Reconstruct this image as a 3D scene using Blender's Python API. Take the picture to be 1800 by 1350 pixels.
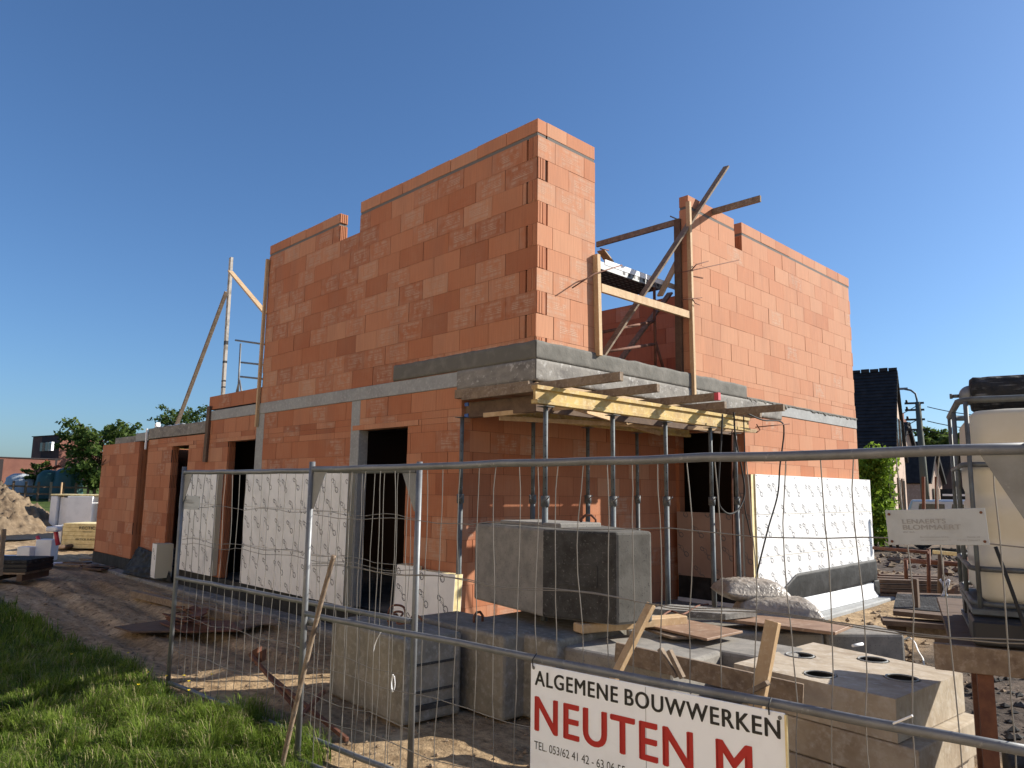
import bpy, bmesh, math, random
import numpy as np
from mathutils import Vector, Matrix, noise
random.seed(7); rng = np.random.default_rng(7)
for o in list(bpy.data.objects): bpy.data.objects.remove(o)
S = bpy.context.scene; COL = S.collection
# ------------------------------------------------------------------ camera
CAM = Vector((5.2742, -5.5136, 1.85)); FPX = 1297.7
RT = Vector((0.701107895, 0.712925794, 0.013584216)); UP = Vector((0.091901509, -0.109237123, 0.989758235)); FW = Vector((-0.707108076, 0.692678903, 0.142105966))
cd = bpy.data.cameras.new('camera'); cam = bpy.data.objects.new('camera', cd); COL.objects.link(cam)
cd.sensor_fit = 'HORIZONTAL'; cd.sensor_width = 36; cd.lens = FPX/1800*36; cd.clip_start = .05; cd.clip_end = 3000
cam.matrix_world = Matrix(((RT.x, UP.x, -FW.x, CAM.x), (RT.y, UP.y, -FW.y, CAM.y), (RT.z, UP.z, -FW.z, CAM.z), (0, 0, 0, 1)))
S.camera = cam
# ------------------------------------------------------------------ light
SUN = Vector((0.98, 1.55, 1.0)).normalized(); EL = math.asin(SUN.z)
w = bpy.data.worlds.new('World'); S.world = w; w.use_nodes = True
nt = w.node_tree; bg = nt.nodes['Background']; sky = nt.nodes.new('ShaderNodeTexSky'); sky.sky_type = 'NISHITA'
sky.sun_disc = False; sky.sun_elevation = EL; sky.sun_rotation = math.atan2(SUN.x, SUN.y); sky.air_density = 1.0; sky.dust_density = 1.0; sky.ozone_density = 5.0; sky.altitude = 0
tn = nt.nodes.new('ShaderNodeMix'); tn.data_type = 'RGBA'; tn.blend_type = 'MULTIPLY'; tn.inputs[0].default_value = 1; tn.inputs[7].default_value = (.80, .96, 1.10, 1); nt.links.new(sky.outputs[0], tn.inputs[6]); nt.links.new(tn.outputs[2], bg.inputs[0]); bg.inputs[1].default_value = .077
ld = bpy.data.lights.new('sun', 'SUN'); ld.energy = 4.9; ld.angle = math.radians(.5); ld.color = (1, .93, .82)
lo = bpy.data.objects.new('sun', ld); COL.objects.link(lo); lo.rotation_euler = (-SUN).to_track_quat('-Z', 'Y').to_euler(); lo.location = (20, 25, 30)
S.view_settings.view_transform = 'Standard'; S.view_settings.look = 'None'; S.view_settings.exposure = 0.82; S.view_settings.gamma = 1
S.render.engine = 'CYCLES'; S.cycles.max_bounces = 6

def on(px, py, ax, v):            # point of the place seen at a pixel, on a chosen plane (x, y or z = v)
    r = RT*(px-900) + UP*(675-py) + FW*FPX
    k = 'xyz'.index(ax); return CAM + r*((v-CAM[k])/r[k])
def lerp(a, b, t): return a+(b-a)*t
# ------------------------------------------------------------------ materials
def mat(name, col, rough=.8, metal=0, spec=.4, n1=None, bump=0, bscale=30, n2=None, bdist=.006):
    m = bpy.data.materials.new(name); m.use_nodes = True; t = m.node_tree; N = t.nodes; L = t.links; b = N['Principled BSDF']
    b.inputs['Roughness'].default_value = rough; b.inputs['Metallic'].default_value = metal; b.inputs['Specular IOR Level'].default_value = spec
    tc = N.new('ShaderNodeTexCoord'); cur = None
    def rgb(c):
        n = N.new('ShaderNodeRGB'); n.outputs[0].default_value = (*c, 1); return n.outputs[0]
    cur = rgb(col)
    for sp in (n1, n2):
        if not sp: continue
        c2, sc, lo_, hi_ = sp[:4]; stretch = sp[4] if len(sp) > 4 else (1, 1, 1)
        mp = N.new('ShaderNodeMapping'); mp.inputs['Scale'].default_value = stretch; L.new(tc.outputs['Object'], mp.inputs[0])
        no = N.new('ShaderNodeTexNoise'); no.inputs['Scale'].default_value = sc; no.inputs['Detail'].default_value = 7; no.inputs['Roughness'].default_value = .65; L.new(mp.outputs[0], no.inputs['Vector'])
        mr = N.new('ShaderNodeMapRange'); mr.inputs[1].default_value = lo_; mr.inputs[2].default_value = hi_; L.new(no.outputs[0], mr.inputs[0])
        mx = N.new('ShaderNodeMix'); mx.data_type = 'RGBA'; L.new(mr.outputs[0], mx.inputs[0]); L.new(cur, mx.inputs[6]); mx.inputs[7].default_value = (*c2, 1); cur = mx.outputs[2]
    L.new(cur, b.inputs['Base Color'])
    if bump:
        no = N.new('ShaderNodeTexNoise'); no.inputs['Scale'].default_value = bscale; no.inputs['Detail'].default_value = 6; L.new(tc.outputs['Object'], no.inputs['Vector'])
        bp = N.new('ShaderNodeBump'); bp.inputs['Strength'].default_value = min(1, bump); bp.inputs['Distance'].default_value = bdist; L.new(no.outputs[0], bp.inputs['Height']); L.new(bp.outputs[0], b.inputs['Normal'])
    return m
def mth(N, L, op, a, b=None, c=None, clamp=False):
    n = N.new('ShaderNodeMath'); n.operation = op; n.use_clamp = clamp
    for i, v in enumerate((a, b, c)):
        if v is None: continue
        if isinstance(v, (int, float)): n.inputs[i].default_value = v
        else: L.new(v, n.inputs[i])
    return n.outputs[0]
def brick_mat():
    m = bpy.data.materials.new('clay_block'); m.use_nodes = True; t = m.node_tree; N = t.nodes; L = t.links; b = N['Principled BSDF']
    b.inputs['Roughness'].default_value = .85; b.inputs['Specular IOR Level'].default_value = .3
    at = N.new('ShaderNodeAttribute'); at.attribute_name = 'tone'; sp = N.new('ShaderNodeSeparateColor'); L.new(at.outputs['Color'], sp.inputs[0])
    uv = N.new('ShaderNodeUVMap'); uv.uv_map = 'UVMap'; sx = N.new('ShaderNodeSeparateXYZ'); L.new(uv.outputs[0], sx.inputs[0]); U, V = sx.outputs[0], sx.outputs[1]
    tc = N.new('ShaderNodeTexCoord')
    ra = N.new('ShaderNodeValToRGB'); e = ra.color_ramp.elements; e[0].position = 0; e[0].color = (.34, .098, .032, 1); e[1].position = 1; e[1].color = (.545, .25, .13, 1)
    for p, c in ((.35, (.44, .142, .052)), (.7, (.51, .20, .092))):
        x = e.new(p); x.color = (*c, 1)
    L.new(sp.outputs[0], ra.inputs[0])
    no = N.new('ShaderNodeTexNoise'); no.inputs['Scale'].default_value = 2.2; no.inputs['Detail'].default_value = 8; L.new(tc.outputs['Object'], no.inputs[0])
    mr = N.new('ShaderNodeMapRange'); mr.inputs[1].default_value = .35; mr.inputs[2].default_value = .75; mr.inputs[4].default_value = .14; L.new(no.outputs[0], mr.inputs[0])
    mx = N.new('ShaderNodeMix'); mx.data_type = 'RGBA'; L.new(mr.outputs[0], mx.inputs[0]); L.new(ra.outputs[0], mx.inputs[6]); mx.inputs[7].default_value = (.53, .32, .19, 1)
    # fine drag lines along the extrusion
    mp = N.new('ShaderNodeMapping'); mp.inputs['Scale'].default_value = (60, 60, 3); L.new(tc.outputs['Object'], mp.inputs[0])
    nf = N.new('ShaderNodeTexNoise'); nf.inputs['Scale'].default_value = 1; nf.inputs['Detail'].default_value = 3; L.new(mp.outputs[0], nf.inputs[0])
    # stamped ribs: rows of short vertical dashes on some blocks
    du = mth(N, L, 'SINE', mth(N, L, 'MULTIPLY', U, 2*math.pi/.021)); dash = mth(N, L, 'GREATER_THAN', du, .1)
    rows = mth(N, L, 'GREATER_THAN', mth(N, L, 'SINE', mth(N, L, 'MULTIPLY', mth(N, L, 'ADD', V, .012), 2*math.pi/.052)), -.35)
    lines = mth(N, L, 'GREATER_THAN', mth(N, L, 'SINE', mth(N, L, 'MULTIPLY', V, 2*math.pi/.019)), .35)
    midband = mth(N, L, 'LESS_THAN', mth(N, L, 'ABSOLUTE', mth(N, L, 'SUBTRACT', V, .125)), .03)
    pat = mth(N, L, 'ADD', mth(N, L, 'MULTIPLY', mth(N, L, 'MULTIPLY', dash, rows), mth(N, L, 'SUBTRACT', 1, midband)), mth(N, L, 'MULTIPLY', lines, midband))
    ins = mth(N, L, 'MULTIPLY', mth(N, L, 'LESS_THAN', mth(N, L, 'ABSOLUTE', mth(N, L, 'SUBTRACT', U, .27)), .17), mth(N, L, 'LESS_THAN', mth(N, L, 'ABSOLUTE', mth(N, L, 'SUBTRACT', V, .125)), .10))
    n3 = N.new('ShaderNodeTexNoise'); n3.inputs['Scale'].default_value = 9; n3.inputs['Detail'].default_value = 4; L.new(tc.outputs['Object'], n3.inputs[0])
    mr3 = N.new('ShaderNodeMapRange'); mr3.inputs[1].default_value = .38; mr3.inputs[2].default_value = .6; L.new(n3.outputs[0], mr3.inputs[0])
    P = mth(N, L, 'MULTIPLY', mth(N, L, 'MULTIPLY', mth(N, L, 'MULTIPLY', pat, ins), sp.outputs[1]), mr3.outputs[0])
    m2 = N.new('ShaderNodeMix'); m2.data_type = 'RGBA'; L.new(mth(N, L, 'MULTIPLY', P, .8), m2.inputs[0]); L.new(mx.outputs[2], m2.inputs[6]); m2.inputs[7].default_value = (.60, .42, .30, 1)
    # dusty bloom patch around stamp
    m4 = N.new('ShaderNodeMix'); m4.data_type = 'RGBA'; L.new(mth(N, L, 'MULTIPLY', mth(N, L, 'MULTIPLY', mr3.outputs[0], sp.outputs[1]), .30), m4.inputs[0]); L.new(m2.outputs[2], m4.inputs[6]); m4.inputs[7].default_value = (.47, .29, .20, 1)
    m3 = N.new('ShaderNodeMix'); m3.data_type = 'RGBA'; m3.blend_type = 'MULTIPLY'; m3.inputs[0].default_value = .35; L.new(m4.outputs[2], m3.inputs[6]); L.new(nf.outputs[0], m3.inputs[7])
    ms_ = N.new('ShaderNodeMapping'); ms_.inputs['Scale'].default_value = (1.6, 1.6, .5); L.new(tc.outputs['Object'], ms_.inputs[0]); ns = N.new('ShaderNodeTexNoise'); ns.inputs['Scale'].default_value = 1.3; ns.inputs['Detail'].default_value = 9; L.new(ms_.outputs[0], ns.inputs[0])
    rs_ = N.new('ShaderNodeMapRange'); rs_.inputs[1].default_value = .52; rs_.inputs[2].default_value = .72; rs_.inputs[4].default_value = .30; L.new(ns.outputs[0], rs_.inputs[0])
    m5 = N.new('ShaderNodeMix'); m5.data_type = 'RGBA'; L.new(rs_.outputs[0], m5.inputs[0]); L.new(m3.outputs[2], m5.inputs[6]); m5.inputs[7].default_value = (.22, .10, .06, 1); m3 = m5
    hs = N.new('ShaderNodeBrightContrast'); hs.inputs[1].default_value = .02; L.new(m3.outputs[2], hs.inputs[0])
    L.new(hs.outputs[0], b.inputs['Base Color'])
    h = mth(N, L, 'ADD', mth(N, L, 'MULTIPLY', P, .6), mth(N, L, 'MULTIPLY', nf.outputs[0], .5))
    bp = N.new('ShaderNodeBump'); bp.inputs['Strength'].default_value = .6; bp.inputs['Distance'].default_value = .004; L.new(h, bp.inputs['Height']); L.new(bp.outputs[0], b.inputs['Normal'])
    return m
M = {}
M['brick'] = brick_mat()
M['mortar'] = mat('joint_dark', (.055, .028, .02), .95)
M['bed'] = mat('mortar_bed', (.14, .13, .12), .95, bump=.5)
M['conc'] = mat('ring_beam_concrete', (.31, .32, .315), .85, n1=((.24, .24, .235), 3, .4, .7), n2=((.42, .42, .41), 25, .5, .8), bump=.3)
M['rough'] = mat('rough_concrete', (.24, .225, .20), .9, n1=((.14, .13, .12), 2.5, .45, .65, (1, 1, 2)), n2=((.40, .385, .36), 14, .56, .66), bump=1, bscale=26)
M['mortarwash'] = mat('fresh_mortar', (.125, .12, .105), .92, n1=((.18, .17, .15), 5, .45, .7), bump=.8, bscale=24)
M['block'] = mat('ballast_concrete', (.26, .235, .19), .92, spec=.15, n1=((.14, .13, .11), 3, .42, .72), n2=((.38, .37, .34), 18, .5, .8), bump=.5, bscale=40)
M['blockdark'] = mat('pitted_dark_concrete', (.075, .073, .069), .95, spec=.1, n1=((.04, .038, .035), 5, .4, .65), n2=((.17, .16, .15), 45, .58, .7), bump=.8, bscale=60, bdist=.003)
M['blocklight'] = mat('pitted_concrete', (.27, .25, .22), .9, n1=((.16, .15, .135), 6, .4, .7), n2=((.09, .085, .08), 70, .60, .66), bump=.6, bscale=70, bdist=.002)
M['slab'] = mat('dusty_slab', (.44, .37, .28), .9, n1=((.30, .235, .165), 2.5, .42, .68, (1, 2.2, 1)), n2=((.52, .47, .40), 12, .5, .75), bump=.5, bscale=30)
M['wood'] = mat('pine', (.52, .36, .20), .75, n1=((.38, .24, .12), 7, .4, .7, (1, 1, .15)), n2=((.60, .46, .30), 30, .5, .8), bump=.15)
M['woodgrey'] = mat('weathered_wood', (.23, .17, .115), .85, n1=((.13, .09, .062), 9, .4, .7), n2=((.36, .30, .24), 26, .5, .8), bump=.3)
M['wooddark'] = mat('dark_wet_wood', (.13, .085, .055), .85, n1=((.08, .05, .035), 9, .4, .7), bump=.3)
M['ply'] = mat('worn_shuttering_ply', (.30, .19, .125), .6, n1=((.20, .12, .075), 5, .4, .7), n2=((.42, .33, .25), 15, .55, .75), bump=.15)
M['yellow'] = mat('yellow_beam', (.50, .35, .10), .65, n1=((.34, .21, .08), 5, .42, .66), n2=((.56, .47, .27), 18, .5, .72), bump=.1)
M['galv'] = mat('galvanised_steel', (.19, .20, .21), .5, .35, n1=((.13, .135, .14), 6, .4, .7), n2=((.36, .36, .36), 30, .6, .8), bump=.05)
M['wire'] = mat('mesh_wire', (.20, .19, .175), .55, .3)
M['prop'] = mat('prop_steel', (.13, .15, .16), .6, .2, spec=.25, n1=((.075, .07, .065), 7, .4, .7))
M['rust'] = mat('rusty_steel', (.12, .05, .033), .75, .3, n1=((.20, .09, .05), 12, .4, .7), bump=.3)
M['black'] = mat('black_steel', (.03, .03, .032), .6, .3)
M['clayshade'] = mat('shaded_clay', (.03, .016, .011), .95)  # clay taken down to near black, the rooms' shade put into the colour
M['foilshade'] = mat('shaded_white_facing', (.34, .235, .19), .6, n1=((.27, .18, .145), 2, .4, .7))  # white board facing darkened and warmed, porch shade put into the colour
M['white'] = mat('white_board', (.80, .81, .82), .75, n1=((.68, .69, .70), 3, .45, .75), bump=.06, bscale=8)
M['postwood'] = mat('scuffed_post', (.42, .39, .35), .8, n1=((.22, .20, .17), 7, .45, .65), bump=.2)
M['blockpit'] = mat('pitted_grey_concrete', (.135, .128, .115), .95, spec=.1, n1=((.09, .085, .075), 5, .4, .7), n2=((.045, .042, .04), 50, .60, .66), bump=.6, bscale=50, bdist=.003)
M['foil'] = mat('white_facing', (.79, .79, .785), .42, n1=((.62, .62, .61), 2.2, .45, .75), bump=.12, bscale=6)
M['print'] = mat('black_print', (.12, .12, .13), .7)
M['pur'] = mat('yellow_foam_edge', (.80, .68, .38), .8, n1=((.60, .47, .22), 9, .4, .7))
M['brownfoil'] = mat('foam_edge_grey', (.50, .46, .34), .8)
M['membrane'] = mat('black_membrane', (.020, .020, .020), .6, spec=.15, n1=((.045, .045, .046), 4, .45, .7), bump=.6, bscale=7, bdist=.015)
M['bag'] = mat('bag_plastic', (.34, .30, .25), .33, n1=((.22, .19, .155), 14, .42, .68), bump=.9, bscale=32, bdist=.012)
M['ibc'] = mat('tank_plastic', (.58, .545, .45), .5, n1=((.50, .455, .34), 2.5, .4, .75), n2=((.42, .36, .26), 9, .66, .78), bump=.05)
M['drum'] = mat('scuffed_black_drum', (.03, .03, .031), .8, spec=.2, n1=((.15, .15, .15), 9, .54, .68, (.6, .6, 5)), n2=((.02, .02, .02), 16, .45, .6), bump=1, bscale=18, bdist=.03)
M['sign'] = mat('sign_white', (.84, .89, .95), .5, n1=((.74, .78, .82), 4, .5, .75))
M['signgrey'] = mat('sign_faded', (.36, .395, .43), .5, n1=((.30, .325, .35), 7, .45, .7))
M['txtblack'] = mat('lettering_black', (.018, .018, .018), .5)
M['txtred'] = mat('lettering_red', (.42, .022, .018), .5)
M['txtblue'] = mat('lettering_blue', (.03, .06, .42), .5)
M['txtgrey'] = mat('lettering_faded', (.27, .275, .285), .6)
M['farbrick'] = mat('far_red_brick', (.20, .085, .06), .9, n1=((.15, .06, .045), .8, .4, .7))
M['fardark'] = mat('far_dark_brick', (.055, .04, .04), .9)
M['farpale'] = mat('far_pale_brick', (.42, .32, .25), .9, n1=((.33, .24, .19), 1.5, .4, .7), n2=((.5, .4, .33), 9, .5, .7))
M['tiles'] = mat('dark_roof_tiles', (.022, .023, .025), .8, spec=.15, n1=((.038, .039, .042), 3, .4, .7))
M['glass'] = mat('dark_window', (.02, .022, .025), .15, spec=.6)
M['carpaint'] = mat('silver_car_paint', (.55, .58, .62), .3, .3)
M['rubber'] = mat('rubber', (.02, .02, .02), .8)
M['pole'] = mat('pole_concrete', (.10, .11, .09), .9)
M['bark'] = mat('bark', (.09, .065, .045), .95, bump=.6)
M['tarp'] = mat('dark_green_tarp', (.03, .085, .08), .5, bump=.4, bscale=3)
M['pinkred'] = mat('red_plastic', (.50, .05, .07), .5)
M['bluepaint'] = mat('blue_paint', (.03, .10, .35), .5)
M['sand'] = mat('sandy_soil', (.30, .22, .14), .95, bdist=.05, n1=((.17, .115, .07), 1.6, .42, .66), n2=((.42, .32, .22), 7, .5, .75), bump=1, bscale=5)
M['heap'] = mat('dug_soil', (.20, .145, .09), .95, bdist=.06, n1=((.11, .075, .045), 1.8, .42, .62), n2=((.30, .23, .15), 6, .55, .75), bump=1, bscale=4)
M['yflower'] = mat('buttercup', (.80, .60, .02), .5)
def leafmat(name, c1, c2, trans=.25):
    m = bpy.data.materials.new(name); m.use_nodes = True; t = m.node_tree; N = t.nodes; L = t.links; b = N['Principled BSDF']; b.inputs['Roughness'].default_value = .6; b.inputs['Specular IOR Level'].default_value = .12
    at = N.new('ShaderNodeAttribute'); at.attribute_name = 'tone'; sp = N.new('ShaderNodeSeparateColor'); L.new(at.outputs['Color'], sp.inputs[0])
    mx = N.new('ShaderNodeMix'); mx.data_type = 'RGBA'; L.new(sp.outputs[0], mx.inputs[0]); mx.inputs[6].default_value = (*c1, 1); mx.inputs[7].default_value = (*c2, 1)
    L.new(mx.outputs[2], b.inputs['Base Color'])
    tr = N.new('ShaderNodeBsdfTranslucent'); L.new(mx.outputs[2], tr.inputs[0]); ms = N.new('ShaderNodeMixShader'); ms.inputs[0].default_value = trans
    L.new(b.outputs[0], ms.inputs[1]); L.new(tr.outputs[0], ms.inputs[2]); L.new(ms.outputs[0], N['Material Output'].inputs[0]); return m
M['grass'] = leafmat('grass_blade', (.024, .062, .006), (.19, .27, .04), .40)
M['straw'] = leafmat('dry_blade', (.24, .20, .09), (.34, .30, .16), .2)
M['leaf'] = leafmat('tree_leaf', (.03, .06, .014), (.12, .17, .04), .4)
M['leafbright'] = leafmat('bright_leaf', (.10, .18, .02), (.30, .42, .05), .4)
M['leafred'] = leafmat('red_leaf', (.28, .07, .04), (.40, .14, .08), .3)
# ------------------------------------------------------------------ mesh building
class MB:
    def __init__(s): s.v = []; s.f = []; s.m = []; s.uv = []; s.tone = []; s.sm = []
    def face(s, idx, mi=0, uv=None, tone=(0, 0, 0), sm=False):
        s.f.append(tuple(idx)); s.m.append(mi); s.sm.append(sm)
        s.uv.extend(uv if uv else [(-1., -1.)]*len(idx)); s.tone.extend([tone]*len(idx))
    def hexa(s, P, mi=0, tone=(0, 0, 0), uvf=None, only=None):   # P: 8 points, 0-3 bottom, 4-7 top, counter-clockwise
        b = len(s.v); s.v.extend([tuple(p) for p in P])
        Q = ((0, 3, 2, 1), (4, 5, 6, 7), (0, 1, 5, 4), (1, 2, 6, 5), (2, 3, 7, 6), (3, 0, 4, 7))
        for k, q in enumerate(Q):
            s.face([b+i for i in q], mi, uvf if (uvf and k == 2) else None, tone)
    def box(s, x0, x1, y0, y1, z0, z1, mi=0, tone=(0, 0, 0)):
        s.hexa([(x0, y0, z0), (x1, y0, z0), (x1, y1, z0), (x0, y1, z0), (x0, y0, z1), (x1, y0, z1), (x1, y1, z1), (x0, y1, z1)], mi, tone)
    def obox(s, c, ax, ay, az, mi=0, tone=(0, 0, 0)):         # centre and three half-axis vectors
        c, ax, ay, az = map(Vector, (c, ax, ay, az))
        s.hexa([c-ax-ay-az, c+ax-ay-az, c+ax+ay-az, c-ax+ay-az, c-ax-ay+az, c+ax-ay+az, c+ax+ay+az, c-ax+ay+az], mi, tone)
    def bar(s, p0, p1, wd, hg, up=(0, 0, 1), mi=0):
        p0, p1, up = Vector(p0), Vector(p1), Vector(up); d = (p1-p0).normalized(); sd = d.cross(up)
        if sd.length < 1e-4: sd = d.cross(Vector((1, 0, 0)))
        sd.normalize(); u = sd.cross(d); s.obox((p0+p1)/2, (p1-p0)/2, sd*wd/2*-1, u*hg/2, mi)
    def tube(s, pts, r, n=8, mi=0, caps=True, sm=True):
        pts = [Vector(p) for p in pts]; rs = r if isinstance(r, (list, tuple)) else [r]*len(pts); b = len(s.v); prev = None
        for i, p in enumerate(pts):
            d = (pts[min(i+1, len(pts)-1)]-pts[max(i-1, 0)])
            if d.length < 1e-9: d = Vector((0, 0, 1))
            d.normalize()
            if prev is None: a = d.cross(Vector((0, 0, 1)) if abs(d.z) < .9 else Vector((1, 0, 0)))
            else: a = prev-d*prev.dot(d)
            a.normalize(); prev = a; c = d.cross(a)
            for k in range(n):
                t = 2*math.pi*k/n; s.v.append(tuple(p+(a*math.cos(t)+c*math.sin(t))*rs[i]))
        for i in range(len(pts)-1):
            for k in range(n):
                k2 = (k+1) % n; s.face((b+i*n+k, b+i*n+k2, b+(i+1)*n+k2, b+(i+1)*n+k), mi, sm=sm)
        if caps: s.face([b+k for k in range(n)][::-1], mi); s.face([b+(len(pts)-1)*n+k for k in range(n)], mi)
    def grid(s, pts, nu, nv, mi=0, sm=True):
        b = len(s.v); s.v.extend([tuple(p) for p in pts])
        for i in range(nu-1):
            for j in range(nv-1):
                s.face((b+i*nv+j, b+(i+1)*nv+j, b+(i+1)*nv+j+1, b+i*nv+j+1), mi, sm=sm)
    def prism(s, poly, a, mi=0):                               # polygon of points extruded by vector a
        b = len(s.v); n = len(poly); a = Vector(a); s.v.extend([tuple(Vector(p)) for p in poly]); s.v.extend([tuple(Vector(p)+a) for p in poly])
        s.face(list(range(b, b+n))[::-1], mi); s.face(list(range(b+n, b+2*n)), mi)
        for k in range(n): k2 = (k+1) % n; s.face((b+k, b+k2, b+n+k2, b+n+k), mi)
    def build(s, name, mats, parent=None, bevel=0, segs=1):
        if not isinstance(mats, (list, tuple)): mats = [mats]
        V = np.array(s.v, dtype=np.float64)
        base = Vector((0, 0, 0))
        if parent is None:
            mn, mx = V.min(0), V.max(0); base = Vector(((mn[0]+mx[0])/2, (mn[1]+mx[1])/2, mn[2])); V = V-np.array(base)
        me = bpy.data.meshes.new(name); me.from_pydata([tuple(p) for p in V.tolist()], [], s.f)
        for m in mats: me.materials.append(M[m] if isinstance(m, str) else m)
        me.polygons.foreach_set('material_index', s.m); me.polygons.foreach_set('use_smooth', s.sm)
        uv = me.uv_layers.new(name='UVMap'); uv.data.foreach_set('uv', np.array(s.uv, dtype=np.float32).ravel())
        ca = me.color_attributes.new('tone', 'FLOAT_COLOR', 'CORNER'); t = np.ones((len(s.tone), 4), dtype=np.float32); t[:, :3] = np.array(s.tone); ca.data.foreach_set('color', t.ravel())
        me.update(); o = bpy.data.objects.new(name, me); COL.objects.link(o)
        if parent is None: o.location = base
        else:
            o.parent = parent
            wl = Vector((0, 0, 0)); p = parent
            while p: wl += p.location; p = p.parent
            o.location = -wl
        if bevel:
            b = o.modifiers.new('bevel', 'BEVEL'); b.width = bevel; b.segments = segs; b.limit_method = 'ANGLE'; b.angle_limit = .6
        return o
def tag(o, label=None, cat=None, group=None, kind=None):
    if label: o['label'] = label
    if cat: o['category'] = cat
    if group: o['group'] = group
    if kind: o['kind'] = kind
    return o
def empty(name, loc, label, cat, group=None):
    o = bpy.data.objects.new(name, None); COL.objects.link(o); o.location = loc; o.empty_display_size = .2; return tag(o, label, cat, group)
def copy_tree(o, parent=None):
    c = o.copy(); COL.objects.link(c); c.parent = parent
    for ch in list(o.children): copy_tree(ch, c)
    return c
def R(a=0, b=1): return a+(b-a)*random.random()
# ------------------------------------------------------------------ ground
def fbm(x, y, s, o=4):
    v = 0; a = 1; t = 0
    for k in range(o): v += a*noise.noise(Vector((x*s, y*s, k*7.3))); t += a; a *= .5; s *= 2.1
    return v/t
def sstep(a, b, x):
    t = min(1, max(0, (x-a)/(b-a))); return t*t*(3-2*t)
def groundz(x, y):
    h = 1.8*sstep(40, 78, -x)
    d = math.hypot(x-2, y+1)
    amp = .045+.05*sstep(6, 14, d)*(1-sstep(20, 40, d))
    if -14.6 < x < .45 and -.45 < y < 9.5: return -.03
    n = fbm(x, y, .9)*amp*1.3+fbm(x+9, y, 4.2, 3)*amp*.55
    if x > -1 and y > 5.5 and d < 28: n += .22*sstep(7, 11, y)*(1-abs(fbm(x, y, 1.3))*3)*.8
    e = 0
    if x < -1.5:
        for yr in (-1.35, -2.15): e -= .055*math.exp(-((y-yr-.18*math.sin(x*.45))/.13)**2)*(1-sstep(14, 26, -x))*sstep(1.5, 3, -x); e += .03*math.exp(-((y-yr-.26-.18*math.sin(x*.45))/.09)**2)*sstep(1.5, 3, -x)
    return h+n-.02+e
def grassmask(x, y):
    if x < -38: return 1.0
    nb = fbm(x, y, 1.1)*.35
    if x < .9:
        edge = -2.85+nb if x < -2 else lerp(-2.85, -2.55, sstep(-2, .3, x))+nb*.8-(0.45*sstep(.3, .9, x))
        g = 1-sstep(edge-.12, edge+.12, y)
        if x > -2.2: g *= 1-sstep(-3.9, -4.15, y+nb) if False else 1
        dirt = 1-sstep(.45, .7, math.hypot((x+1.55)/1.0, (y+4.7)/.75)+nb)
        return g*(1-dirt)
    g = 1-sstep(-3.0, -2.7, y+nb); return g*(1-sstep(1.0, 1.8, x))
def axis(lo, hi, step, far, growth=1.16):
    a = list(np.arange(lo, hi+1e-6, step)); s = step; x = hi
    while x < far: s *= growth; x += s; a.append(x)
    s = step; x = lo
    while x > -far: s *= growth; x -= s; a.insert(0, x)
    return a
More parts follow.
